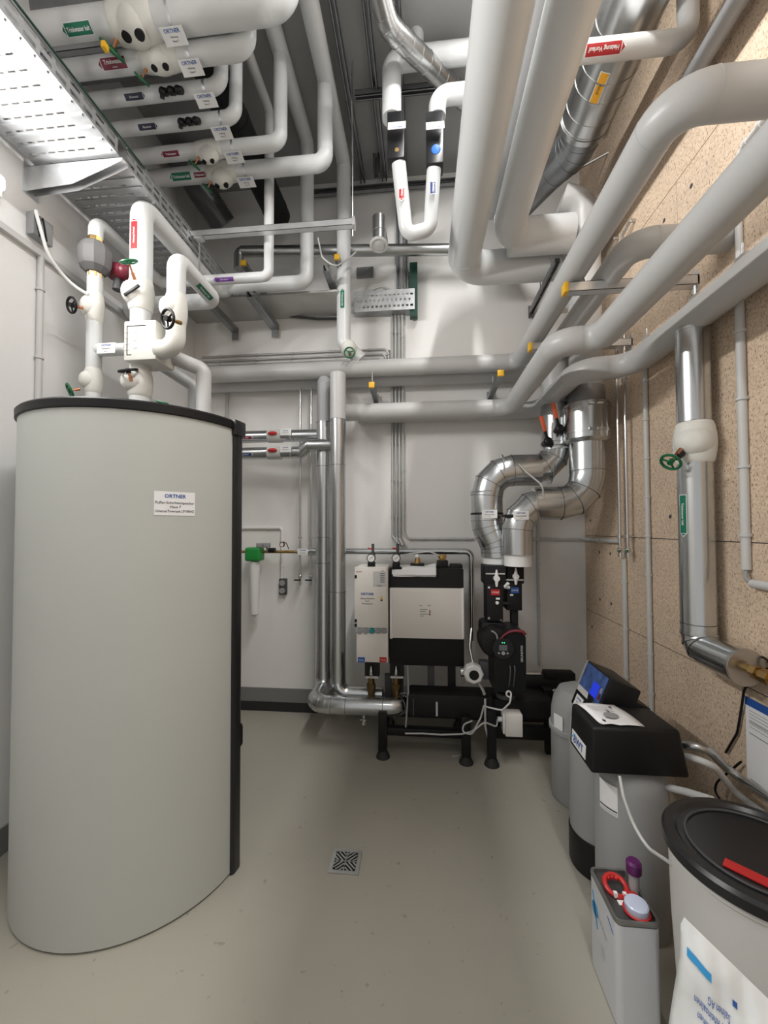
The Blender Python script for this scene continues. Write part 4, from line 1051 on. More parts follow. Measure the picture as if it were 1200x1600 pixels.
c = U(441, 851, yy - .05); b = MB(); b.cyl(c + V((0, .01, 0)), c - V((0, .01, 0)), .022, n=18); b.build('gauge_rim', 'redd', t); b = MB(); b.cyl(c - V((0, .008, 0)), c - V((0, .012, 0)), .016, n=16); b.build('gauge_face', 'white', t)
b = MB(); b.tube([c + V((.01, 0, .02)), c + V((.04, -.02, .03)), c + V((.06, 0, -.04))], .004, 8, bend=.03); b.build('sensor_cable', 'black', t)
plate(t, U(473, 862, yy - .06), (1, 0, 0), (0, 0, 1), .095, .055, [('ORTNER', .014, .012, 1), ('Nachspeisung', .010, -.010, 2)])
c = U(398, 870, yy - .02); t = thing('water_filter', 'slim white filter cartridge housing with a green head on the back wall', 'filter', U(398, 962, yy))
b = MB(); b.bx((c.x - .07, c.y - .065, U(398, 876, yy).z), (c.x + .07, c.y + .065, U(398, 855, yy).z), .018, 3); b.build('head', 'greenv', t)
z0, z1 = U(398, 960, yy).z, U(398, 877, yy).z
b = MB(); b.lathe((c.x + .003, c.y, z0), (0, 0, 1), [(.028, 0), (.036, .01), (.038, .05), (.044, z1 - z0)], 28); b.cyl((c.x, c.y, z0 - .02), (c.x, c.y, z0 + .01), .012, n=10); b.build('housing', 'white', t)
for lab, px in (('left of two thin chrome drop pipes with drain taps', 469.5), ('right of two thin chrome drop pipes with drain taps', 486.5)):
    a = U(px, 600, yy + .03); t = thing('drain_pipe', lab, 'pipe', go(a, 'z', py=915))
    b = MB(); b.tube([a + V((-.05 if px < 475 else 0, 0, .03)), a, go(a, 'z', py=895)], .010, 12, bend=.02); b.band(go(a, 'z', py=840), (0, 0, 1), .02, .014, 16); b.build('pipe', 'chrome', t)
    c = go(a, 'z', py=904); b = MB(); b.cyl(c + V((0, 0, .05)), c - V((0, 0, .06)), .014, .009, n=12); b.ball(c + V((0, 0, .02)), .018); b.build('tap_body', 'chrome', t)
    b = MB(); b.bar(c + V((-.05, -.02, -.012)), c + V((.012, -.02, -.012)), .012, .012, bev=.003); b.build('lever', 'black', t)
t0_ = U(456, 597, yy + .03); single('thin_pipe', 'thin steel pipe stub linking the drain pipes under the wall pipe', [t0_, go(t0_, 'x', px=492)], .008, 'chrome', n=10)
c = U(441, 917, 3.48); t = thing('wall_socket', 'dark grey surface mounted double socket box on the back wall', 'socket', c)
b = MB(); b.bx((c.x - .034, YB - .05, c.z - .075), (c.x + .034, YB, c.z + .075), .006); b.build('box', 'dark', t)
for s in (-.036, .036):
    b = MB(); b.cyl((c.x, YB - .058, c.z + s), (c.x, YB - .05, c.z + s), .027, n=20); b.build('flap', 'grey', t)

# ================================================================ left wall fittings
xw = XL + .016
a = UX(64, 400, xw); e = go(a, 'z', to=.9)
conduit('pale upright conduit on the left wall behind the tank', [a, e], .017, 'lgrey', 6, (-1, 0, 0))
a = UX(2, 345, XL + .03); e = go(a, 'y', to=3.4)
b = MB(); b.bx((XL, a.y - .3, a.z - .035), (XL + .03, e.y, a.z + .0)); tag(b.build('cable_trunking', 'lgrey', smooth=0), 'pale cable trunking running along the left wall under the tray', 'trunking')
c = UX(66, 360, XL + .04); t = thing('junction_box', 'grey junction box with loose black wires on the left wall', 'junction box', c)
b = MB(); b.bx((XL, c.y - .06, c.z - .06), (XL + .05, c.y + .06, c.z + .07), .006); b.build('box', 'grey', t)
for k in range(3):
    b = MB(); o = c + V((.01, -.05 + .02 * k, .05)); b.tube([o, o + V((.03, -.03, -.03 + .02 * k)), o + V((.02, .01, -.12))], .005, 8, bend=.03); b.build('wire', 'black', t)
c0_ = UX(60, 336, XL + .06); c1_ = UX(75, 400, XL + .1); c2_ = UX(110, 445, XL + .12); c3_ = U(138, 460, 2.1)
single('pump_cable', 'white cable curving from the junction box to the pump', [c0_, c0_ + V((.02, -.05, .03)), c1_, c2_, c3_], .009, 'white', 'cable', bend=.15, n=10)
# ================================================================ heat transfer station
YS = 2.95
def fbox(x0, y0, x1, y1, yo=YS, depth=.1):
    """world box whose front face spans the surveyed rectangle"""
    a = U((x0 + x1) / 2, (y0 + y1) / 2, yo)
    l = go(a, 'x', px=x0).x; r_ = go(a, 'x', px=x1).x; zt = go(a, 'z', py=y0).z; zb_ = go(a, 'z', py=y1).z
    return V((l, a.y, zb_)), V((r_, a.y + depth, zt))
def FB(b, x0, y0, x1, y1, yo=YS, depth=.1, bev=0.0): b.bx(*fbox(x0, y0, x1, y1, yo, depth), bev=bev)
# black steel frame
lo, hi = fbox(598, 1140, 728, 1152, 2.87, .06)
t = thing('support_frame', 'low black steel frame on round feet carrying the heat station', 'frame', V((lo.x, lo.y, 0)))
b = MB(); b.bx(lo, hi, .004)
for x in (lo.x, hi.x): b.bx((x - .03, lo.y, lo.z), (x + .03, YB - .12, hi.z), .004)
b.build('cross_beam', 'black', t)
for k, (x, y) in enumerate(((lo.x - .0, lo.y + .02), (hi.x, lo.y + .0), (lo.x, YB - .15), (hi.x, YB - .15))):
    b = MB(); b.bx((x - .032, y - .032, .05), (x + .032, y + .032, .34 if k < 2 else .3), .004); b.build('leg', 'black', t)
    b = MB(); b.lathe((x, y, 0), (0, 0, 1), [(.052, 0), (.05, .012), (.03, .05), (.02, .075)], 24); b.build('foot', 'rubber', t)
FR = (lo, hi)
for k, px in enumerate((619, 668)):
    b = MB(); FB(b, px, 1040, px + 11, 1098, 3.05, .05); b.build('upright', 'dark' if k else 'black', t, smooth=0)
b = MB(); FB(b, 700, 1040, 712, 1098, 3.05, .04); b.build('upright', 'black', t, smooth=0)
b = MB(); FB(b, 601, 1055, 612, 1140, 3.1, .05); b.build('upright', 'dark', t, smooth=0)
# low black manifold pipe
a = U(655, 1104, 2.9); t = thing('manifold', 'thick black insulated manifold lying on the support frame', 'pipe', a)
b = MB(); lo, hi = fbox(636, 1086, 772, 1124, 2.88, .2); b.bx(lo, hi, .03)
b.build('casing', 'blackm', t)
b = MB(); FB(b, 681, 1097, 684, 1119, 2.876, .01); b.build('strap', 'lgrey', t, smooth=0)
b = MB(); FB(b, 645, 1092, 647, 1118, 2.876, .01); b.build('strap', 'dark', t, smooth=0)
# cream control cabinet
lo, hi = fbox(556, 886, 606, 1035, YS, .16)
t = thing('control_cabinet', 'tall narrow cream control cabinet with a row of round knobs left of the black module', 'cabinet', lo)
b = MB(); b.bx((lo.x + .003, lo.y + .012, lo.z), (hi.x, hi.y + .1, hi.z), .004); b.build('body', 'cream', t)
f0, f1 = fbox(554, 886, 604, 981, YS, .014)
door = MB(); door.bx(f0, f1, .003); door = door.build('door', 'cream', t)
for y in (901, 970, 977):
    b = MB(); FB(b, 554, y - 2.4, 557.5, y + 2.4, YS - .004, .01); b.build('latch', 'black', door, smooth=0)
c = (f0 + f1) / 2; fy = f0.y - .0015
b = MB()
b.mi = 1; FB(b, 583, 893, 603, 917, YS - .0012, .002); b.build('rating_plate', ['label_red', 'lgrey', 'ink'], door, smooth=0); b = MB()
b.mi = 2
for k in range(5): FB(b, 594, 896 + k * 3.2, 601, 897 + k * 3.2, YS - .002, .001)
b.text('Gefahr', .014, lambda x, y: V((U(593, 915, YS).x + x, fy - .002, U(593, 915, YS).z + y)))
b.mi = 0; q = U(561, 893, YS); b.text('REDAN', .014, lambda x, y: V((q.x + x, fy - .001, q.z + y)))
b.mi = 2; q = U(600, 892, YS); b.text('OAT', .012, lambda x, y: V((q.x + x - .01, fy - .001, q.z + y)))
b.build('printed_text', ['label_red', 'lgrey', 'ink'], door, smooth=0)
q = U(574, 928, YS); b = MB(); b.text('ORTNER', .026, lambda x, y: V((q.x + x, fy, q.z + y)))
b.mi = 1
for k, st in enumerate(('Heizung Unterstation', 'Haus F', 'Wärmetauscher')):
    b.text(st, .016, lambda x, y: V((q.x + x, fy, q.z + y - .034 - .02 * k)), squeeze=.8)
b.build('lettering', ['blue', 'ink'], door, smooth=0)
b = MB(); q = U(596, 934, YS); b.prism([(-.013, -.008), (.013, -.008), (0, .017)], V((q.x, fy, q.z)), (1, 0, 0), (0, 0, 1), (0, .001, 0)); b.mi = 1; FB(b, 594.5, 936.5, 597.5, 939, YS - .002, .001); b.build('warning_sticker', ['yellow', 'ink'], door, smooth=0)
b = MB(); FB(b, 557, 989, 606, 1035, YS + .003, .012, .003); lp = b.build('lower_panel', 'cream', t)
for x0, m in ((559, 'blue'), (593, 'red')):
    b = MB(); FB(b, x0, 1027, x0 + 11, 1035, YS + .001, .002); b.mi = 1; q = U(x0 + 5.5, 1031, YS); b.text('Heizung', .014, lambda x, y: V((q.x + x, lo.y - .001, q.z + y)), squeeze=.8); b.build('direction_sticker', [m, 'white'], lp, smooth=0)
for k in range(5):
    q = U(562 + k * 9.6, 986, YS - .005); b = MB(); b.cyl(q + V((0, .04, 0)), q, .021, n=20); b.cyl(q, q - V((0, .006, 0)), .014, n=16); b.build('knob', 'teal' if k == 2 else 'grey', t)
b = MB(); b.bx(*fbox(556, 981, 606, 989, YS + .01, .1)); b.build('knob_strip', 'lgrey', t, smooth=0)
for px, lab in ((580, 'silver ball valve with brass body below the cream control cabinet'), (619, 'silver ball valve with brass body below the black heat module')):
    q = U(px, 1052, 3.0); t = thing('ball_valve', lab, 'valve', q)
    b = MB(); FB(b, px - 10, 1036, px + 12, 1058, 3.0, .08); b.build('block', 'black', t, smooth=0)
    b = MB(); q = U(px, 1072, 3.03); b.cyl(q - V((0, 0, .07)), q + V((0, 0, .09)), .026, n=14); b.cyl(q - V((0, 0, .02)), q + V((0, 0, .02)), .036, n=8); b.build('body', 'brassd', t, smooth=20)
    b = MB(); q = U(px, 1050, 2.97); b.lathe(q - V((0, 0, .035)), (0, 0, 1), [(.006, 0), (.016, .02), (.012, .045), (.004, .08)], 14); b.build('handle', 'chrome', t)
    b = MB(); FB(b, px - 9, 1057, px + 11, 1060, 2.985, .01); b.build('scale_strip', 'lgrey', t, smooth=0)
# black heat module
lo, hi = fbox(608, 888, 725, 1041, 3.0, .26)
t = thing('heat_module', 'wide black heat exchanger module with a cream front panel under the papers', 'heat exchanger', lo)
b = MB(); b.bx(lo, hi, .012); b.build('casing', 'blackm', t)
b = MB(); FB(b, 704, 882, 723, 892, 3.05, .12, .008); b.build('top_step', 'blackm', t)
p0_, p1_ = fbox(609, 919, 725, 998, 2.985, .03)
b = MB(); b.bx(p0_, p1_, .004); pn = b.build('front_panel', 'cream', t)
for x0, x1 in ((609, 613), (721.5, 725)):
    b = MB(); FB(b, x0, 919, x1, 998, 2.982, .01, .002); b.build('edge_trim', 'white', pn)
b = MB(); fy = p0_.y - .0012
for (x0, y0, x1, y1) in ((656, 952, 668, 953), (656, 955, 665, 956), (656, 959, 671, 960), (656, 962, 662, 963), (668, 946, 673, 947), (655, 946, 660, 947)): FB(b, x0, y0, x1, y1, 2.984, .001)
b.mi = 1; FB(b, 671, 953, 672.4, 962, 2.984, .001)
b.build('printed_diagram', ['inkg', 'redd'], pn, smooth=0)
for px in (652,):
    t2 = thing('air_vent_valve', 'brass air vent with a white cap on top of the black heat module', 'valve', U(px, 880, 3.1))
    q = U(px, 876, 3.1); b = MB(); b.cyl(q - V((0, 0, .05)), q + V((0, 0, .02)), .03, .02, n=12); b.build('body', 'brass', t2)
    b = MB(); b.ball(q + V((0, 0, .035)), .018); b.build('cap', 'white', t2)
    b = MB(); b.box(q - V((0, 0, .03)), (.11, .08, .02), bev=.004); b.build('flange', 'black', t2)
q = U(691, 878, 3.1); t2 = thing('union_fitting', 'brass union on a black block at the right top of the heat module', 'fitting', q)
b = MB(); b.box(q - V((0, 0, .02)), (.085, .09, .07), bev=.006); b.build('block', 'black', t2)
b = MB(); b.cyl(q + V((0, 0, .01)), q + V((0, 0, .05)), .03, n=6); b.cyl(q + V((0, 0, .03)), q + V((0, 0, .06)), .034, n=12); b.build('nut', 'brass', t2, smooth=10)
b = MB(); b.tube([q + V((-.02, -.02, .05)), q + V((-.1, -.03, .085)), q + V((-.22, -.0, .07)), q + V((-.3, .1, .05))], .006, 8, bend=.08); b.build('capillary', 'lgrey', t2)
# sheaf of papers lying on the module, hanging over its edge
top = hi.z
sh = []
for k in range(5):
    x0 = U(612 + k * 1.5, 890, 2.96).x; x1 = U(680 + (k % 3), 890, 2.96).x
    b = MB(); z = top + .002 + k * .0022; n = 8; row = []
    y1 = lo.y + .16 + .02 * (k % 2); y0 = lo.y - .012 - .005 * k
    prof = [(y1, z), (lo.y + .06, z), (lo.y - .002, z), (lo.y - .008 - .002 * k, z - .004), (lo.y - .010 - .003 * k, z - .050 - (0, .018, .006, .022, .010)[k])]
    for y, zz in prof: row.append([b.bm.verts.new((x0 + (x1 - x0) * j / n, y, zz + .002 * math.sin(j * 1.3 + k) + (.03 * max(0, j / n - .75) * 2 if k == 4 and y > lo.y else 0))) for j in range(n + 1)])
    for r0, r1 in zip(row, row[1:]):
        for j in range(n): b.face((r0[j], r0[j + 1], r1[j + 1], r1[j]))
    an_ = (-3, 1, -1.5, 2.5, -2)[k]; pv = V((x0, lo.y, 0)); bmesh.ops.rotate(b.bm, verts=b.bm.verts, cent=pv, matrix=Matrix.Rotation(math.radians(an_), 3, 'Z'))
    tag(b.build('paper_sheet', 'paper', smooth=0, solid=.0008), 'white paper sheet in the loose sheaf lying on top of the black heat module', 'paper', 'sheaf of papers on the heat module')

# pump group under the two collars
t = thing('pump_group', 'black pump with red arc and small display below the left steel collar', 'pump', U(785, 1090, 2.9))
def blk(nm, x0, y0, x1, y1, yo, d, m='blackm', bev=.006):
    b = MB(); FB(b, x0, y0, x1, y1, yo, d, bev); return b.build(nm, m, t)
blk('valve_block', 757, 884, 791, 914, 2.93, .2); blk('flow_column', 760.5, 912, 786, 971, 2.93, .16)
for px, py, yo in ((764, 918, 2.926), (783, 969, 2.926), (764, 966, 2.926)):
    b = MB(); q = U(px, py, yo); b.cyl(q, q + V((0, .01, 0)), .009, n=10); b.build('screw', 'chrome', t)
b = MB(); FB(b, 767, 921, 781, 930, 2.925, .003); b.mi = 1; q = U(774, 925.5, 2.924); b.text('WÄRME', .018, lambda x, y: V((q.x + x, q.y, q.z + y)), squeeze=.8); b.build('flow_sticker', ['red', 'white'], t, smooth=0)
b = MB(); FB(b, 759, 895.5, 789, 897.5, 2.924, .006); b.mi = 0; b.build('scale_strip', 'lgrey', t, smooth=0)
def lever(px, py, yo):
    q = U(px, py, yo); b = MB(); b.cyl(q + V((0, .03, 0)), q - V((0, .012, 0)), .022, n=20); b.lathe(q + V((0, 0, -.06)), (0, 0, 1), [(.008, 0), (.012, .03), (.016, .06), (.010, .1), (.005, .125)], 12); b.build('valve_key', 'white', t)
lever(776, 904, 2.91)
b = MB(); q = U(777, 942, 2.92); b.cyl(q, q + V((0, .02, 0)), .012, n=14); b.build('test_port', 'white', t)
b = MB(); FB(b, 775, 934, 781, 937, 2.924, .004); b.build('tag', 'white', t, smooth=0)
# volute and motor
q = U(772, 1000, 2.92)
b = MB(); b.lathe(q + V((0, .12, 0)), (0, -1, 0), [(.10, 0), (.115, .03), (.115, .16), (.10, .19), (.06, .20)], 36); b.build('volute_shell', 'black', t)
b = MB(); FB(b, 752, 972, 790, 1020, 2.93, .18, .03); b.build('volute_block', 'blackm', t)
x0, x1, y0, y1 = 772, 822, 984, 1082
lo, hi = fbox(x0, y0, x1, y1, 2.80, .26); w, h = hi.x - lo.x, hi.z - lo.z
poly = [(0, 0), (w, 0), (w, h * .88), (w * .93, h * .97), (w * .7, h)] + [(w * (.70 - .62 * math.sin(k / 8 * PI / 2)), h * (1 - .34 * (1 - math.cos(k / 8 * PI / 2)))) for k in range(1, 9)] + [(0, h * .5)]
b = MB(); b.prism(poly, lo, (1, 0, 0), (0, 0, 1), (0, .26, 0)); b.build('motor_head', 'black', t, smooth=30)
arc = [lo + V((px_, -.003, pz_ )) for px_, pz_ in [(w * .985, h * .93), (w * .9, h * .975), (w * .7, h * .985)] + [(w * (.70 - .60 * math.sin(k / 8 * PI / 2)), h * (.985 - .33 * (1 - math.cos(k / 8 * PI / 2)))) for k in range(1, 9)]]
b = MB(); b.tube(arc, lambda s: .012 - .007 * s, 10, bend=.01); b.build('red_arc', 'redd', t)
q = V((lo.x + w * .28, lo.y, lo.z + h * .70))
b = MB(); b.cyl(q + V((0, .01, 0)), q - V((0, .012, 0)), .072, n=32); pd = b.build('control_panel', 'blackg', t)
b = MB(); b.bx(q + V((-.028, -.0145, -.012)), q + V((.028, -.011, .026))); b.build('display', 'lcd', pd, smooth=0)
for dx, dz in ((-.03, -.03), (.03, -.03), (0, -.03)):
    b = MB(); k = q + V((dx, -.012, dz)); b.cyl(k, k - V((0, .004, 0)), .007 if dx else .013, n=12); b.build('button', 'grey', pd)
for dx in (-.006, .008):
    b = MB(); k = q + V((dx, -.012, .043)); b.cyl(k, k - V((0, .003, 0)), .004, n=8); b.build('led', 'led', pd)
b = MB(); b.mi = 0; f = V((lo.x + w * .87, lo.y - .001, lo.z + h * .62)); b.text('GRUNDFOS', .022, lambda x, y: V((f.x - y, f.y, f.z + x))); b.build('lettering', 'lgrey', t, smooth=0)
b = MB(); b.torus(U(766, 997, 2.84), (0, 1, 0), .05, .006, 16, 6, PI * .55, PI * 1.1); b.build('grey_trim', 'grey', t)
for px in (797, 804):
    k = U(px, 1040, 2.79); b = MB(); b.tube([k, k - V((0, .012, .03)), k - V((.005, .0, .12)), k + V((-.01, .04, -.21))], .005, 8, bend=.03); b.build('plug_lead', 'dark', t)
# return column on the right
t = thing('return_valve', 'black valve column with a blue sticker below the right steel collar', 'valve', U(805, 985, 2.95))
blk('valve_block', 792, 884, 819, 912, 2.97, .18); blk('column', 791.5, 911, 816, 954, 2.97, .15); blk('lower_pipe', 799, 952, 810, 990, 3.0, .06)
b = MB(); FB(b, 798, 918, 811, 927, 2.965, .003); b.mi = 1; q = U(804.5, 922.5, 2.964); b.text('WÄRME', .018, lambda x, y: V((q.x + x, q.y, q.z + y)), squeeze=.75); b.build('flow_sticker', ['blue', 'white'], t, smooth=0)
b = MB(); FB(b, 791, 905, 818, 907.5, 2.965, .006); b.build('scale_strip', 'lgrey', t, smooth=0)
lever(806, 901, 2.95)
b = MB(); FB(b, 797, 928.5, 802, 931, 2.966, .003); b.build('tag', 'white', t, smooth=0)
b = MB(); q = U(789, 917, 2.93); b.tube([q, q + V((.02, -.02, .03))], .012, 10); b.cyl(q + V((.0, .03, -.005)), q + V((.04, .03, -.01)), .012, n=8); b.build('bypass_cock', 'white', t)
b = MB(); q = U(789, 943, 2.95); b.cyl(q - V((.03, 0, 0)), q + V((.03, 0, 0)), .012, n=10); b.build('bypass_link', 'black', t)
# motor valve
q = U(740, 1053, 2.86); t = thing('motor_valve', 'white hexagonal valve motor with a dark centre beside the pump', 'valve motor', q)
b = MB(); b.lathe(q + V((0, .06, 0)), (0, -1, 0), [(.068, 0), (.072, .01), (.072, .07), (.06, .085)], 8); b.build('cover', 'white', t, smooth=20)
b = MB(); b.cyl(q + V((0, .0, 0)), q - V((0, .029, 0)), .035, n=20); b.build('knob', 'black', t)
b = MB(); FB(b, 750, 1034, 764, 1062, 2.9, .07, .006); b.build('gearbox', 'dark', t)
b = MB(); k = U(730, 1050, 2.95); b.cyl(k - V((.05, 0, 0)), k + V((.02, 0, 0)), .034, n=18); b.build('steel_neck', 'steel', t)
b = MB(); k = U(740, 1040, 2.9); b.tube([k, k + V((-.02, .05, .12)), k + V((0, .1, .25))], .009, 8, bend=.08); b.build('flexible_lead', 'chrome', t)
b = MB(); k = U(757, 1085, 2.86); b.tube([U(748, 1066, 2.86), k + V((-.01, 0, .03)), k], .012, 10, bend=.04); b.build('braided_lead', 'zinc', t)
# second black frame part under the pump, with manifold
lo, hi = fbox(762, 1083, 866, 1160, 2.92, .24)
t = thing('pump_console', 'black steel console and manifold under the pump standing on a round foot', 'frame', V((lo.x, lo.y, 0)))
b = MB(); b.bx((lo.x, lo.y, U(780, 1122, 2.92).z), (hi.x, hi.y, U(780, 1092, 2.92).z), .02); b.build('manifold_casing', 'blackm', t)
b = MB(); FB(b, 764, 1136, 866, 1156, 2.95, .06, .004); b.build('cross_beam', 'black', t)
x = U(768, 1150, 2.86).x; y = 2.86 * K
b = MB(); b.bx((x - .03, y - .03, .05), (x + .03, y + .03, U(768, 1108, 2.86).z), .004); b.build('leg', 'black', t)
b = MB(); b.lathe((x, y, 0), (0, 0, 1), [(.054, 0), (.052, .012), (.03, .06), (.02, .085)], 24); b.build('foot', 'rubber', t)
x = U(858, 1150, 3.05).x
b = MB(); b.bx((x - .03, 3.05 * K - .03, .0), (x + .03, 3.05 * K + .03, U(768, 1130, 2.86).z), .004); b.build('leg', 'black', t)
b = MB(); q = U(790, 1088, 2.9); b.cyl(q, q + V((0, 0, .03)), .07, n=24); b.build('pump_flange', 'dark', t)
b = MB(); q = U(758, 1092, 2.87); b.tube([q, q - V((0, 0, .2)), q - V((-.02, -.0, .28))], .008, 8, bend=.04); b.build('drain_hose', 'lgrey', t)
# black valves in the far right corner behind the vessel
a = U(822, 1053, 3.3); r_ = go(a, 'x', px=872)
single('steel_pipe', 'short pale steel pipe stub behind the pump near the corner', [go(a, 'x', px=815), r_], .026, 'steel', n=16)
t = thing('corner_valve', 'black insulated valve assembly in the corner behind the grey pressure vessel', 'valve', U(880, 1110, 3.1))
b = MB(); FB(b, 822, 1064, 880, 1078, 3.15, .12, .01); FB(b, 852, 1052, 900, 1070, 3.2, .1, .01); b.build('insulation', 'blackm', t)
b = MB(); FB(b, 850, 1078, 870, 1100, 3.05, .1, .006); b.build('valve_block', 'black', t)
b = MB(); q = U(867, 1112, 2.9); b.ball(q, .024, .012, .02); b.build('red_knob', 'red', t)
b = MB(); q = U(864, 1080, 3.04); b.tube([q, q + V((.04, 0, .02)), q + V((.06, .02, -.03))], .01, 8, bend=.03); b.build('metal_strip', 'chrome', t)
# white junction box and cables
lo, hi = fbox(790, 1117, 817, 1152, 2.83, .12)
t = thing('junction_box', 'off white square cable junction box below the pump', 'junction box', lo)
b = MB(); b.bx(lo, hi, .006); b.build('box', 'cream', t)
b = MB(); b.bx(lo + V((-.014, .02, .008)), (lo.x, hi.y, hi.z - .008), .003); b.build('lid', 'white', t)
b = MB(); q = (lo + V((-.014, .07, .09))); b.cyl(q, q - V((.03, 0, 0)), .018, n=10); b.build('cable_gland', 'white', t)
gl = q - V((.03, 0, 0))
pts = [U(633, 1146, 2.86), U(660, 1146, 2.855), U(690, 1148, 2.85), U(722, 1147, 2.84), U(740, 1142, 2.80), U(751, 1122, 2.80), U(756, 1103, 2.79)]
single('cable', 'grey cable lying along the beam of the black frame and rising to the pump', pts, .006, 'lgrey', 'cable', n=8, bend=.06)
pts = [gl, U(776, 1136, 2.80), U(757, 1128, 2.76), U(742, 1140, 2.74), U(737, 1148, 2.76), U(722, 1144, 2.80), U(724, 1132, 2.80), U(738, 1126, 2.78)]
single('cable', 'grey cable curling from the white junction box', pts, .0055, 'lgrey', 'cable', n=8, bend=.05)
pts = [U(756, 1103, 2.79), U(766, 1106, 2.74), U(785, 1110, 2.72), U(797, 1098, 2.70), U(799, 1082, 2.72), U(793, 1079, 2.72), U(790, 1086, 2.72), U(797, 1090, 2.72)]
single('cable', 'grey cable looped in front of the pump motor', pts, .006, 'lgrey', 'cable', n=8, bend=.035)
a = U(637, 1040, 2.94); single('thin_hose', 'thin grey hose hanging below the black heat module', [a, U(638, 1080, 2.9), U(634, 1136, 2.88)], .007, 'grey', 'hose', n=8, bend=.08)
# ================================================================ right wall
# steel jacketed drop pipe with valve, then toward the front
a = UX(1086, 720, XR - .092); zt = P4n.z - .02
foot = go(a, 'z', py=1012); fr = go(foot, 'y', to=UX(1166, 1070, a.x).y)
t = thing('drop_pipe', 'steel jacketed drop pipe on the board wall with a green handwheel and a green arrow', 'pipe', foot)
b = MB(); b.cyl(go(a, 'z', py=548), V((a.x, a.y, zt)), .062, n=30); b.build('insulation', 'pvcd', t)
b = MB(); b.cyl(go(a, 'z', py=660), go(a, 'z', py=515), .071, n=36); b.band(go(a, 'z', py=517), (0, 0, 1), .073, .012); b.build('upper_jacket', 'steel', t)
b = MB(); Pp = b.tube([go(a, 'z', py=722), foot, fr], .074, 36, bend=.07, segs=3)
b.band(go(a, 'z', py=975), (0, 0, 1), .0755, .006, 36, .003); b.band(go(a, 'z', py=988), (0, 0, 1), .0765, .012, 36)
for i in range(1, min(4, len(Pp) - 1)): b.band(Pp[i], Pp[i + 1] - Pp[i - 1], .077, .008, 36, .003)
b.build('lower_jacket', 'steel', t, smooth=25)
b = MB(); b.band(fr + V((0, .006, 0)), (0, 1, 0), .078, .014, 36); b.lathe(fr, (0, -1, 0), [(.074, 0), (.074, .004), (.03, .006)], 30); b.build('end_cap', 'steelb', t)
b = MB(); c = fr; b.cyl(c, c - V((0, .09, 0)), .018, n=14); b.cyl(c - V((0, .04, 0)), c - V((0, .07, 0)), .028, n=6); b.cyl(c - V((0, .09, 0)), c - V((0, .13, 0)), .030, n=8); b.cyl(c - V((0, .13, 0)), c - V((0, .3, 0)), .02, n=12); b.build('brass_union', 'brass', t, smooth=10)
v = go(a, 'z', py=693); valve_shell(t, v, (0, 0, 1), (-.55, -.75, 0), .073, .205, .75, dots=False)
w = UX(1048, 722, a.x - .16); handwheel(t, w, (w - v + V((0, 0, -.06))), .042, 'green', stem=.10)
b = MB(); k = v.lerp(w, .55); b.cyl(k, v.lerp(w, .75), .017, n=10); b.build('stem_seal', 'black', t)
flow_label(t, go(a, 'z', py=806), (0, 0, -1), .074, .20, .032, 'label_green', 'Trinkwasser kalt', 1, face=V((-.95, -.25, 0)))

W4 = (1, 0, 0)
xw = XR - .016
a = UX(1012, 800, xw); conduit('long grey conduit on the board wall left of the steel drop pipe', [go(a, 'z', to=2.75), go(a, 'z', to=.55)], .015, 'lgrey', 9, W4)
a = UX(977, 960, xw); conduit('short grey conduit on the board wall below the chrome drain taps', [go(a, 'z', py=872), go(a, 'z', to=.5)], .016, 'lgrey', 3, W4)
a = UX(1160, 650, xw); e = go(a, 'z', py=890)
conduit('pale grey conduit on the board wall right of the steel drop pipe', [go(a, 'z', to=2.72), e], .018, 'lgrey', 4, W4)
e2 = UX(1176, 912, xw); b = MB(); b.tube([e, e.lerp(e2, .5) + V((-.02, 0, -.01)), e2], .008, 8, bend=.03); tag(b.build('cable_bridge', 'grey'), 'bare cable between two conduit ends on the board wall', 'cable')
conduit('horizontal pale conduit stub low at the right edge of the board wall', [e2, go(e2, 'y', by=-.6)], .019, 'lgrey', 2, W4)
a = UX(922, 843, xw); conduit('horizontal grey conduit on the board wall beside the corner', [go(a, 'y', to=YB), go(a, 'y', to=UX(968, 845, xw).y)], .016, 'lgrey', 1, W4)
a = UX(1160, 240, xw); conduit('angled pale conduit high on the board wall at the right edge', [UX(1200, 180, xw), UX(1157, 235, xw), UX(1152, 275, xw), go(UX(1152, 275, xw), 'z', to=2.72)], .014, 'lgrey', 2, W4, bend=.04)
for px, lab in ((966, 'left of two thin chrome drain pipes on the board wall'), (978, 'right of two thin chrome drain pipes on the board wall')):
    c = UX(px, 700, XR - .05); t = thing('drain_pipe', lab, 'pipe', go(c, 'z', py=870))
    topz = 3.25
    b = MB(); b.cyl(V((c.x, c.y, topz)), go(c, 'z', py=855), .0105, n=12)
    for py in (590, 838): b.band(go(c, 'z', py=py), (0, 0, 1), .019, .02, 14)
    k = go(c, 'z', py=838); b.cyl(k, V((XR, k.y, k.z)), .006, n=8)
    k = V((c.x, c.y, topz - .1)); b.cyl(k, V((XR, k.y, k.z)), .006, n=8)
    b.build('pipe', 'chrome', t)
    k = go(c, 'z', py=860); b = MB(); b.ball(k, .02); b.cyl(k + V((0, 0, .02)), k - V((0, 0, .045)), .013, n=10); b.build('tap_body', 'chrome', t)
    b = MB(); b.bar(k + V((-.03, -.045, 0)), k + V((0, .0, 0)), .014, .012, bev=.003); b.build('lever', 'green', t)
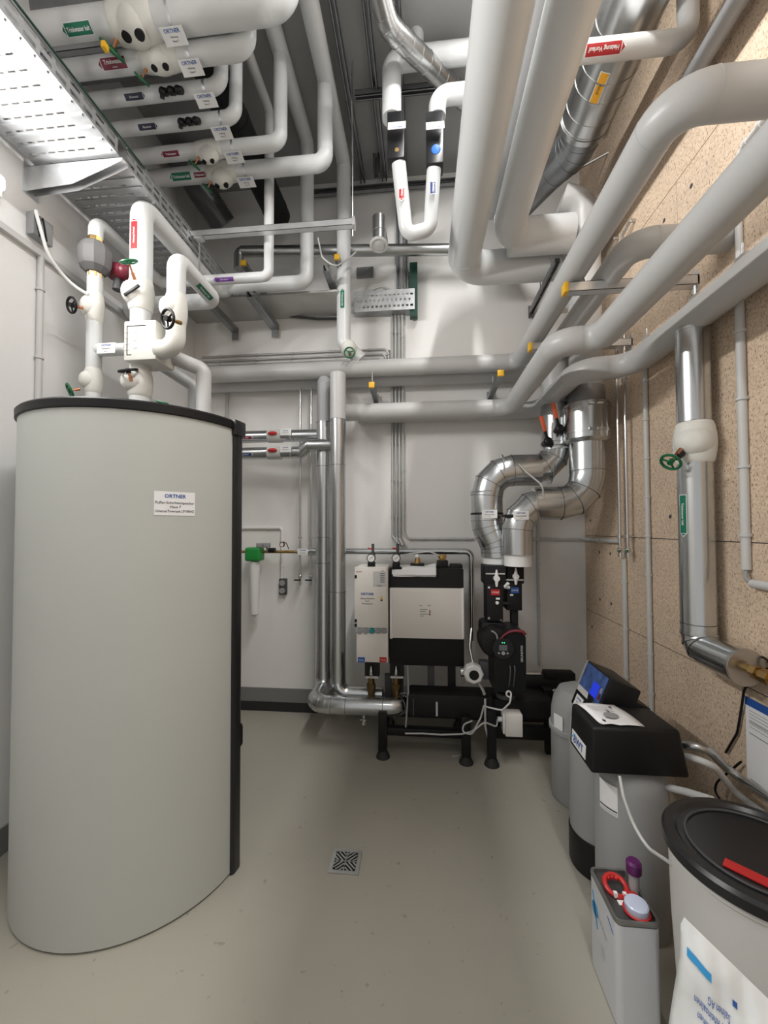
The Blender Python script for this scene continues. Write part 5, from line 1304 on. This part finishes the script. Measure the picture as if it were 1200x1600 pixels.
for k, (py, px) in enumerate(((345, 985), (372, 960))):
    c = UX(px, py, XR - .03); b = MB(); b.cyl(c, V((XR, c.y, c.z)), .012, n=10); b.tube([c, c + V((0, .1, -.02)), c + V((0, .16, -.1))], .010, 10, bend=.03); tag(b.build('pipe_stub', 'steelb'), ('higher' if k == 0 else 'lower') + ' small steel pipe stub on the board wall behind the long overhead pipe', 'pipe')
b = MB(); c0_ = U(893, 270, 3.1); b.tube([c0_, U(955, 236, 3.0), U(962, 275, 3.05), U(985, 300, 3.1)], .009, 8, bend=.03); tag(b.build('thin_pipe', 'steelb'), 'thin bent steel pipe high in the right back corner', 'pipe')
b = MB(); c0_ = U(848, 330, 3.2); b.channel(V((.9, YB - .2, 4.3)), V((1.4, YB - .2, 4.3)), .04, .04, (0, 0, -1)); tag(b.build('ceiling_strut', 'steeld', smooth=0), 'short dark strut high in the right back corner', 'strut')

# sheet hung on the wall
x = XR - .004; p0 = UX(1165, 1087, x); p1 = UX(1165, 1226, x); wv = .21; hh = p0.z - p1.z
t = thing('notice_sheet', 'white form with a dark blue header fixed to the board wall', 'notice', p1)
b = MB(); b.bx((x - .002, p0.y - .32, p1.z), (x, p0.y, p0.z)); b.build('sheet', 'paper', t, smooth=0)
b = MB(); b.bx((x - .0035, p0.y - .32, p0.z - .035), (x - .0015, p0.y, p0.z)); b.build('header_band', 'blue', t, smooth=0)
b = MB()
for z, y0, y1 in ((.10, .02, .3), (.15, .02, .3), (.35, .02, .3)): b.bx((x - .003, p0.y - y1, p0.z - z - .004), (x - .0015, p0.y - y0, p0.z - z))
for k in range(6): b.bx((x - .003, p0.y - .12 - .02 * (k % 3), p0.z - .055 - .014 * k), (x - .0015, p0.y - .02, p0.z - .053 - .014 * k))
b.build('form_lines', 'inkg', t, smooth=0)
# black wall cable
pts = [UX(1190, 1060, XR - .02), UX(1163, 1075, XR - .03), UX(1158, 1110, XR - .012), UX(1152, 1145, XR - .012), UX(1134, 1176, XR - .012)]
single('black_cable', 'thin black cable hanging on the board wall beside the form', pts, .005, 'black', 'cable', n=8, bend=.08)
pts = [UX(1158, 1190, XR - .02), UX(1120, 1222, XR - .05), UX(1116, 1236, XR - .06), UX(1130, 1256, XR - .06)]
single('black_cable', 'thin black cable loop low behind the salt bin', pts, .005, 'black', 'cable', n=8, bend=.05)
c0_ = UX(1183, 1046, XR - .03); b = MB(); b.torus(c0_ + V((0, -.03, .03)), (1, .2, 0), .03, .005, 20, 6); b.tube([c0_ + V((0, .05, .0)), c0_, c0_ + V((0, -.05, .02))], .005, 8, bend=.03); tag(b.build('black_cable', 'black'), 'coiled black cable end above the steel pipe outlet', 'cable')
# hoses behind the softener
for k, (lab, pts, r, m) in enumerate((('upper ribbed grey hose running low along the board wall', [U(1070, 1165, 1.78), U(1100, 1165, 1.72), UX(1140, 1205, XR - .05), UX(1200, 1245, XR - .05), UX(1230, 1268, XR - .05)], .018, 'steelb'),
    ('lower pale hose sagging along the board wall', [U(1070, 1182, 1.75), U(1105, 1185, 1.65), UX(1150, 1240, XR - .045), UX(1200, 1276, XR - .045), UX(1240, 1300, XR - .045)], .014, 'lgrey'),
    ('pale hose between softener and salt bin', [U(1025, 1226, 1.80), U(1075, 1238, 1.62), U(1112, 1250, 1.5)], .014, 'lgrey'))):
    b = MB(); b.tube(pts, r, 12, bend=.12)
    tag(b.build('hose', m), lab, 'hose')

# ================================================================ water softener group
# pressure vessel behind
R = .172; c = U(868, 1150, 2.52) + V((R * .97, .05, 0)); c.z = 0
t = thing('pressure_vessel', 'grey domed pressure vessel farthest back by the board wall', 'vessel', c)
b = MB(); h = U(905, 1066, 2.6).z
b.lathe(c, (0, 0, 1), [(R - .01, 0), (R, .02), (R, .42), (R + .012, .425), (R + .012, .45), (R, .455), (R * .98, .55), (R * .9, .62), (R * .72, h - .03), (R * .4, h - .005), (.02, h)], 56); b.build('shell', 'bottle', t)
b = MB(); q = c + V((math.cos(3.6) * (R + .004), math.sin(3.6) * (R + .004), .50)); nn = V((math.cos(3.6), math.sin(3.6), 0)); b.box(q, (.07, .003, .085), Matrix((V((0, 0, 1)).cross(nn) * -1, nn, V((0, 0, 1)))).transposed()); b.build('sticker', 'paper', t, smooth=0)
def vessel(name, lab, c, R, h, base, m='bottle'):
    t = thing(name, lab, 'vessel', c); b = MB()
    b.lathe(c, (0, 0, 1), [(R - .006, base * .5), (R, base), (R, h - .12), (R * .93, h - .07), (R * .7, h - .03), (.05, h)], 56); b.build('shell', m, t)
    if base:
        b = MB(); b.lathe(c, (0, 0, 1), [(R + .002, 0), (R + .006, .01), (R + .006, base), (R, base + .004)], 56); b.build('foot_ring', 'black', t)
    return t
c2 = U(898, 1300, 2.05) + V((.145 * .97, .03, 0)); c2.z = 0; t = vessel('pressure_vessel', 'grey cylindrical vessel on a black foot, in the middle under the tilted control head', c2, .145, .78, .17)
# control head with screen, facing left
TL = U(918, 1031, 2.25); e1 = V((0, -1, 0)); BLp = V((TL.x - .095, TL.y, TL.z - .235)); e2 = (TL - BLp).normalized(); nrm = e1.cross(e2).normalized()
if nrm.x > 0: nrm = -nrm
Hh = (TL - BLp).length; Wd = .285
t = thing('softener_control', 'black control head with a lit blue screen tilted on the middle vessel', 'control unit', V((c2.x, c2.y, .75)))
Rm = Matrix((e1, e2, nrm)).transposed()
cen = BLp + e1 * Wd / 2 + e2 * Hh / 2
b = MB(); b.box(cen - nrm * .075, (Wd, Hh, .15), Rm, .008); hd = b.build('housing', 'black', t)
b = MB(); b.box(cen - nrm * .19 - e2 * .03, (Wd * .8, Hh * .72, .10), Rm, .01); b.build('rear_housing', 'black', t)
b = MB(); b.cyl(V((c2.x, c2.y, .74)), V((c2.x + .02, c2.y, .83)), .07, n=24); b.build('neck', 'black', t)
def onface(u, v, w=.0): return BLp + e1 * (u * Wd) + e2 * (v * Hh) + nrm * w
def fpl(nm, u0, v0, u1, v1, m, w=.001, d=.003, par=None):
    b = MB(); b.box((onface(u0, v0, w) + onface(u1, v1, w)) / 2, (abs(u1 - u0) * Wd, abs(v1 - v0) * Hh, d), Rm); return b.build(nm, m, par or t, smooth=0)
pn = fpl('print_panel', .07, .34, .93, .97, 'screen2'); fpl('screen', .54, .45, .78, .74, 'screen', .003)
fpl('light_field', .07, .34, .60, .46, 'lgrey', .0022); fpl('key', .84, .5, .9, .6, 'redd', .003); fpl('key', .84, .63, .9, .73, 'grey', .003)
fpl('side_edge', -.0, .34, .06, 1.0, 'grey', .002)
plate(t, onface(.30, .15, .003), e1, e2, .085, .06, [('ORTNER', .014, .014, 1), ('Enthärtung', .010, -.004, 2), ('Haus F', .009, -.018, 2)])

# front softener vessel and black cover
cf = UZ(930, 1210, .68); cb = UZ(888, 1160, .68); xl_ = U(935, 1300, (cf.y + .12) / K).x; xr_ = U(1045, 1300, (cf.y + .12) / K).x; R3 = (xr_ - xl_) / 2 * .98
c3 = V(((xl_ + xr_) / 2, cf.y + .14, 0)); t = vessel('softener_vessel', 'grey cylindrical softener vessel under the black cover, nearest the canister', c3, R3, .70, .0)
ang = math.atan2(-c3.y, -c3.x) - .62
b = MB()
def wrap3(x, y, h): return c3 + V((math.cos(ang + x / R3), math.sin(ang + x / R3), 0)) * (R3 + h) + V((0, 0, .545 + y))
rows_ = [[b.bm.verts.new(wrap3(.085 * (k / 6 - .5), yy, .0015)) for k in range(7)] for yy in (-.062, .062)]
for k in range(6): b.face((rows_[0][k], rows_[0][k + 1], rows_[1][k + 1], rows_[1][k]))
b.mi = 1
for y0, y1 in ((-.045, -.039), (-.055, -.053)):
    rr = [[b.bm.verts.new(wrap3(.08 * (k / 6 - .5), yy, .0025)) for k in range(7)] for yy in (y0, y1)]
    for k in range(6): b.face((rr[0][k], rr[0][k + 1], rr[1][k + 1], rr[1][k]))
b.build('sticker', ['paper', 'ink'], t, smooth=60)
ya, yb_ = cf.y, cb.y; x0 = (cf.x + cb.x) / 2 - .006; x1 = U(1080, 1212, ya / K).x; z0 = .68; z1 = U(922, 1136, (ya + .008) / K).z
t = thing('softener_cover', 'black hooded softener cover with a white logo plate, papers on top', 'cover', V(((x0 + x1) / 2, (ya + yb_) / 2, z0)))
b = MB(); h = z1 - z0
vs = [(x0, ya, z0), (x1, ya, z0), (x1, yb_, z0), (x0, yb_, z0), (x0 + .012, ya + .005, z1), (x1 - .03, ya + .01, z1), (x1 - .04, yb_ - .03, z1), (x0 + .012, yb_, z1)]
vv = [b.bm.verts.new(v) for v in vs]
for q in ((0, 3, 2, 1), (4, 5, 6, 7), (0, 1, 5, 4), (1, 2, 6, 5), (2, 3, 7, 6), (3, 0, 4, 7)): b.face([vv[i] for i in q])
bmesh.ops.bevel(b.bm, geom=list(b.bm.edges), offset=.014, segments=3, affect='EDGES', profile=.5)
b.build('hood', 'black', t)
e2_ = (V(vs[4]) - V(vs[0])); e2_.y = 0
pa = UX(915, 1178, x0 + .003); pb = UX(894, 1147, x0 + .003); plate(t, (pa + pb) / 2, (0, -1, 0), e2_, pb.y - pa.y, .058, [('BWT', .048, 0.0, 1, 1)])
b = MB()
for k in range(3): b.ball(((pa + pb) / 2).lerp(pb, .68) + V((-.001, (k % 2) * .012, -.012 + k * .012)), .004)
b.build('logo_dots', 'cyan', t)
b = MB(); n = 8; row = []
for i in range(n + 1):
    u = i / n; row.append([b.bm.verts.new(V((x0 + .03 + .17 * v_ / 5 + .03 * u, yb_ - .02 - .21 * u + .012 * v_ / 5, z1 + .003 + .004 * math.sin(u * 5 + v_) + (.010 if i == n and v_ < 2 else 0)))) for v_ in range(6)])
for r0, r1 in zip(row, row[1:]):
    for k in range(5): b.face((r0[k], r0[k + 1], r1[k + 1], r1[k]))
o = tag(b.build('leaflet', 'paper', solid=.001), 'creased white leaflet lying on the black softener cover', 'paper')
b = MB(); b.lathe((x0 + .13, yb_ - .14, z1 + .0085), (0, 0, 1), [(.03, 0), (.03, .0006)], 20); 
b.build('grey_print', 'grey', o)
for k in range(5):
    b = MB(); b.bx((x0 + .06 + .004 * k, yb_ - .055 - .012 * k, z1 + .0092), (x0 + .16, yb_ - .053 - .012 * k, z1 + .0096)); b.build('text_line', 'inkg', o, smooth=0)
pts = [U(968, 1212, 1.56), U(974, 1245, 1.53), U(990, 1290, 1.5), U(1012, 1325, 1.44), U(1050, 1350, 1.28)]
single('clear_hose', 'thin pale hose from the softener cover to the salt bin', pts, .0055, 'lgrey', 'hose', n=8, bend=.12)

# salt bin
z1 = .755
def circ3(a, b, c):
    ax_, ay, bx_, by, cx_, cy_ = a.x, a.y, b.x, b.y, c.x, c.y; d = 2 * (ax_ * (by - cy_) + bx_ * (cy_ - ay) + cx_ * (ay - by))
    ux_ = ((ax_ ** 2 + ay ** 2) * (by - cy_) + (bx_ ** 2 + by ** 2) * (cy_ - ay) + (cx_ ** 2 + cy_ ** 2) * (ay - by)) / d
    uy_ = ((ax_ ** 2 + ay ** 2) * (cx_ - bx_) + (bx_ ** 2 + by ** 2) * (ax_ - cx_) + (cx_ ** 2 + cy_ ** 2) * (bx_ - ax_)) / d
    o = V((ux_, uy_, 0)); return o, (V((a.x, a.y, 0)) - o).length
c, R = circ3(UZ(1034, 1292, z1 - .01), UZ(1112, 1249, z1), UZ(1165, 1420, z1 - .02)); R -= .016; print('bin', c, R)
t = thing('salt_bin', 'round pale grey salt bin with a black lid at the right front', 'bin', c)
b = MB(); b.lathe(c, (0, 0, 1), [(R - .035, 0), (R - .03, .01), (R - .005, .5), (R, z1 - .05), (R + .006, z1 - .045), (R + .006, z1 - .03), (R - .01, z1 - .03)], 80); b.build('tub', 'tub', t)
b = MB(); b.lathe(c + V((0, 0, z1 - .03)), (0, 0, 1), [(R + .012, 0), (R + .016, .004), (R + .016, .03), (R + .008, .04), (R - .015, .042), (R - .025, .032), (R - .05, .03), (.02, .034)], 80); lid = b.build('lid', 'blackg', t)
b = MB(); b.torus(c + V((0, 0, z1 + .004)), (0, 0, 1), R - .045, .004, 60, 6); b.build('lid_rib', 'dark', lid)
q = UZ(1172, 1366, z1 + .004); d2 = (UZ(1200, 1378, z1) - UZ(1146, 1352, z1)).normalized()
b = MB(); b.bar(q - d2 * .055, q + d2 * .085, .036, .003); b.build('red_sticker', 'red', lid, smooth=0)

# canister
cb_ = UZ(921, 1500, 0); h = go(cb_, 'z', py=1354).z; ca = UZ(965, 1440, h); x0 = (cb_.x + ca.x) / 2; ya = ca.y; yb_ = cb_.y; x1 = UZ(1029, 1438, h).x; print('canister', x0, x1, ya, yb_, h)
t = thing('canister', 'white rectangular metal canister with a red handle and blue print on the floor', 'canister', V(((x0 + x1) / 2, (ya + yb_) / 2, 0)))
b = MB()
def rr(x0, y0, x1, y1, r, n=5):
    out = []
    for cx_, cy_, a in ((x1 - r, y1 - r, 0), (x0 + r, y1 - r, PI / 2), (x0 + r, y0 + r, PI), (x1 - r, y0 + r, 1.5 * PI)):
        for k in range(n + 1): out.append((cx_ + r * math.cos(a + PI / 2 * k / n), cy_ + r * math.sin(a + PI / 2 * k / n)))
    return out
P0 = rr(x0, ya, x1, yb_, .022); P1 = rr(x0 + .008, ya + .008, x1 - .008, yb_ - .008, .016)
b.skin([[b.bm.verts.new((x, y, z)) for x, y in PP] for PP, z in ((P1, .0), (P0, .006), (P0, h - .020), (P0, h - .016))], True, True); b.build('body', 'can', t)
b = MB(); Pr = rr(x0 - .002, ya - .002, x1 + .002, yb_ + .002, .024)
b.skin([[b.bm.verts.new((x, y, z)) for x, y in PP] for PP, z in ((Pr, h - .010), (Pr, h), (P1, h + .001), (P1, h - .012))], True, False); b.build('rim', 'tin', t)
b = MB(); b.prism(P1, (0, 0, h - .014), (1, 0, 0), (0, 1, 0), (0, 0, .002)); b.build('top_plate', 'tind', t, smooth=0)
hc = V(((x0 + x1) / 2 - .012, yb_ - .085, h + .006))
b = MB(); b.torus(hc, (0, -.35, 1), .036, .0085, 28, 10)
for k in range(5): b.ball(hc + V((-.03 + .015 * k, .03 - abs(k - 2) * .004, .006)), .009)
b.build('handle', 'red', t)
for s in (-1, 1):
    b = MB(); b.bx(hc + V((s * .016 - .006, -.04, -.012)), hc + V((s * .016 + .006, -.028, .004))); b.build('handle_clip', 'white', t, smooth=0)
cc = V((x1 - .052, ya + .055, h - .012))
b = MB(); b.lathe(cc, (0, 0, 1), [(.034, 0), (.038, .01), (.038, .03), (.034, .034)], 28); b.build('measuring_cup', 'clear', t)
b = MB(); b.torus(cc + V((0, 0, .006)), (0, 0, 1), .040, .004, 28, 8); b.build('cap_ring', 'red', t)
b = MB(); b.lathe(cc + V((.004, .048, .008)), (0, .25, 1), [(.026, 0), (.028, .006), (.024, .012), (.01, .013)], 24); b.build('cap', 'red', t)
b = MB(); b.bx((x0 + .045, ya + .075, h - .011), (x0 + .075, ya + .095, h - .009)); b.build('top_label', 'white', t, smooth=0)
# blue print on its left side: abstract swash with a round centre
b = MB(); xx = x0 - .0012
b.prism([(.030, .30), (.038, .30), (.075, .19), (.067, .185)], (xx, yb_, -.0), (0, -1, 0), (0, 0, 1), (.001, 0, 0))
b.cyl((xx, yb_ - .052, .245), (xx + .001, yb_ - .052, .245), .026, n=20)
b.build('blue_print', 'cyan', t, smooth=0)
b = MB(); q = V((xx, yb_ - .115, .235)); st = 'Neutralisator'
b.text(st, .017, lambda x, y: V((q.x, q.y - x * .75, q.z - x * .25 + y)));
for k in range(4): b.text('Enthärtungsanlage', .006, lambda x, y: V((q.x, q.y - x * .7, q.z - .07 - .012 * k + y)))
b.build('lettering', 'inkg', t, smooth=0)
b = MB(); q = V((xx, ya + .07, h - .045)); b.prism([(0, 0), (.012, 0), (.05, -.02), (.038, -.02)], q, (0, -1, 0), (0, 0, 1), (.001, 0, 0)); b.build('blue_mark', 'blue', t, smooth=0)
# bottle behind the canister
q = U(988, 1350, 1.54); c = V((q.x + .005, q.y, 0))
t = thing('bottle', 'bottle with a purple cap standing behind the white canister', 'bottle', c)
b = MB(); b.lathe(c, (0, 0, 1), [(.04, 0), (.042, .005), (.042, .26), (.03, .30), (.018, .325), (.018, q.z - .02)], 28); b.build('body', 'bottle', t)
b = MB(); b.lathe(c + V((0, 0, q.z - .03)), (0, 0, 1), [(.024, 0), (.026, .004), (.026, .036), (.02, .044)], 20); b.build('cap', 'purple', t)

# film bag of salt leaning on the bin
t = thing('salt_bag', 'white film salt bag with blue print leaning against the salt bin', 'bag', V((.68, .84, 0)))
n, m_ = 36, 44; bA = U(1064, 1428, .93); bB = U(1215, 1575, .86); bD = V((bA.x - .085, bA.y - .10, 0))
ux = (bB - bA); ux.z = 0; ux *= 1.35; bB2 = bA + (bB - bA) * 1.35; nx = V((ux.y, -ux.x, 0)).normalized()
def bagpt(u, v, side):
    a = bA.lerp(bB2, u); d = bD + ux * u
    p = d.lerp(V((a.x, a.y, a.z)), v)
    p.z -= .05 * max(0, .12 - u) * 0
    p += ux * (.04 * math.sin(PI * v) * (u - .5)) - ux.normalized() * .03 * math.sin(PI * min(1, v * 1.1)) * (1 - u)
    th = .085 * (max(0, 1 - abs(2 * u - 1) ** 2.6) ** .6) * (max(0, 1 - v ** 5) ** .8) * (.8 + .2 * math.sin(3 * v + .5))
    th += (.008 * math.sin(14 * u + 5 * v) * (1 - v) + .006 * math.sin(23 * v - 9 * u) + .004 * abs(math.sin(17 * u + 11 * v))) * (1 if side else 0)
    p += nx * (side * max(0, th)); p.z = max(p.z, .003)
    return p
b = MB(); g = {}
for s in (1, -1):
    for i in range(n + 1):
        for j in range(m_ + 1):
            edge = i in (0, n) or j == m_
            k = (i, j, 1 if edge else s)
            if k not in g: g[k] = b.bm.verts.new(bagpt(i / n, j / m_, 0 if edge else s))
    for i in range(n):
        for j in range(m_):
            q = []
            for (ii, jj) in ((i, j), (i + 1, j), (i + 1, j + 1), (i, j + 1)):
                edge = ii in (0, n) or jj == m_; q.append(g[(ii, jj, 1 if edge else s)])
            b.face(q)
b.build('film', 'bag', t, smooth=60)
def bp(u, v, lift=.003): return bagpt(u, v, 1) + nx * lift
b = MB()
def patch(u0, v0, u1, v1, sl, n=5):
    r = []
    for k in range(n + 1):
        u = u0 + (u1 - u0) * k / n; vv_ = v0 + (v1 - v0) * k / n; r.append((b.bm.verts.new(bp(u, vv_ + sl)), b.bm.verts.new(bp(u, vv_ - sl))))
    for p_, q_ in zip(r, r[1:]): b.face((p_[0], q_[0], q_[1], p_[1]))
patch(.05, .945, .24, .945, .0085)
b.build('blue_bar', 'cyan', t, smooth=60)
b = MB(); patch(.40, .935, .435, .935, .006); b.build('blue_mark', 'blue', t, smooth=60)
b = MB()
for k, st in enumerate(('Hersteller: Salinen', 'Schweizer Rheinsalinen', 'Salinen AG')):
    b.text(st, .015, lambda x, y: bp(.30 - x / .40, .845 + .026 * k - y / .62, .004))
b.build('lettering', 'blue', t, smooth=0)
b = MB()
pl = [(.20, .72), (.24, .78), (.30, .73), (.25, .69)]
for (u0, v0), (u1, v1) in zip(pl, pl[1:]): b.cyl(bp(u0, v0), bp(u1, v1), .003, n=6)
b.build('recycling_mark', 'blue', t, smooth=0)
# repeats of a kind share a group phrase
GROUPS = {'conduit': 'electrical conduits on the walls', 'drain_pipe': 'chrome drain pipes', 'pressure_gauge': 'pressure gauges over the heat station', 'ball_valve': 'ball valves under the heat station',
          'strut_bracket': 'capped strut brackets', 'cross_rail': 'zinc cross rails', 'duct_bracket': 'brackets under the pale sheet', 'shut_off_lever': 'shut-off levers on the riser ducts', 'drop_pipe': 'pipes dropping from the ceiling',
          'ceiling_strut': 'ceiling struts', 'wall_strut': 'wall struts', 'heating_pipe': 'insulated heating pipes', 'insulated_pipe': 'thick pipes under the ceiling', 'riser_duct': 'steel riser ducts at the pump', 'riser_pipe': 'twin risers',
          'pressure_vessel': 'water softener vessels', 'cable': 'loose grey cables', 'black_cable': 'black cables on the board wall', 'hose': 'softener hoses', 'cable_tray': 'perforated cable trays', 'return_line': 'pipework on the tank', 'pipe_stub': 'pipe stubs high on the board wall', 'steel_pipe': 'steel jacketed pipes'}
for o in list(C.objects):
    if o.parent is None and 'category' in o and 'group' not in o:
        g_ = GROUPS.get(o.name.split('.')[0])
        if g_: o['group'] = g_
# ================================================================ light, camera, colour
def area(name, loc, sx, sy, power, rot, col=(1, .985, .96)):
    d = bpy.data.lights.new(name, 'AREA'); d.shape = 'RECTANGLE'; d.size = sx; d.size_y = sy; d.energy = power; d.color = col
    o = bpy.data.objects.new(name, d); C.objects.link(o); o.location = loc; o.rotation_euler = rot; return o
area('wall_lamp_light', (XL + .09, (.33 + pe.y) / 2, pe.z), .07, pe.y - .33, 62, (0, -PI / 2, 0))
area('ceiling_lamp_light', (.45, .4, 4.875), .09, 3.7, 125, (0, 0, 0))
w = bpy.data.worlds.new('World'); bpy.context.scene.world = w; w.use_nodes = True
w.node_tree.nodes['Background'].inputs['Color'].default_value = (1, .985, .96, 1)
w.node_tree.nodes['Background'].inputs['Strength'].default_value = .56

cd = bpy.data.cameras.new('Camera'); cam = bpy.data.objects.new('Camera', cd); C.objects.link(cam)
cd.sensor_fit = 'AUTO'; cd.sensor_width = 36; cd.lens = F / 1600 * 36
cd.shift_x = (600 - CX) / 1600; cd.shift_y = (CY - 800) / 1600; cd.clip_start = .02
cam.matrix_world = Matrix.Translation(CAM) @ Matrix((right, up, -fwd)).transposed().to_4x4()
sc = bpy.context.scene; sc.camera = cam
sc.view_settings.view_transform = 'Standard'; sc.view_settings.look = 'None'; sc.view_settings.gamma = 1; sc.view_settings.exposure = -.1
sc.view_settings.use_curve_mapping = False
sc.cycles.use_denoising = True
sc.cycles.max_bounces = 8
sc.cycles.sample_clamp_indirect = 4
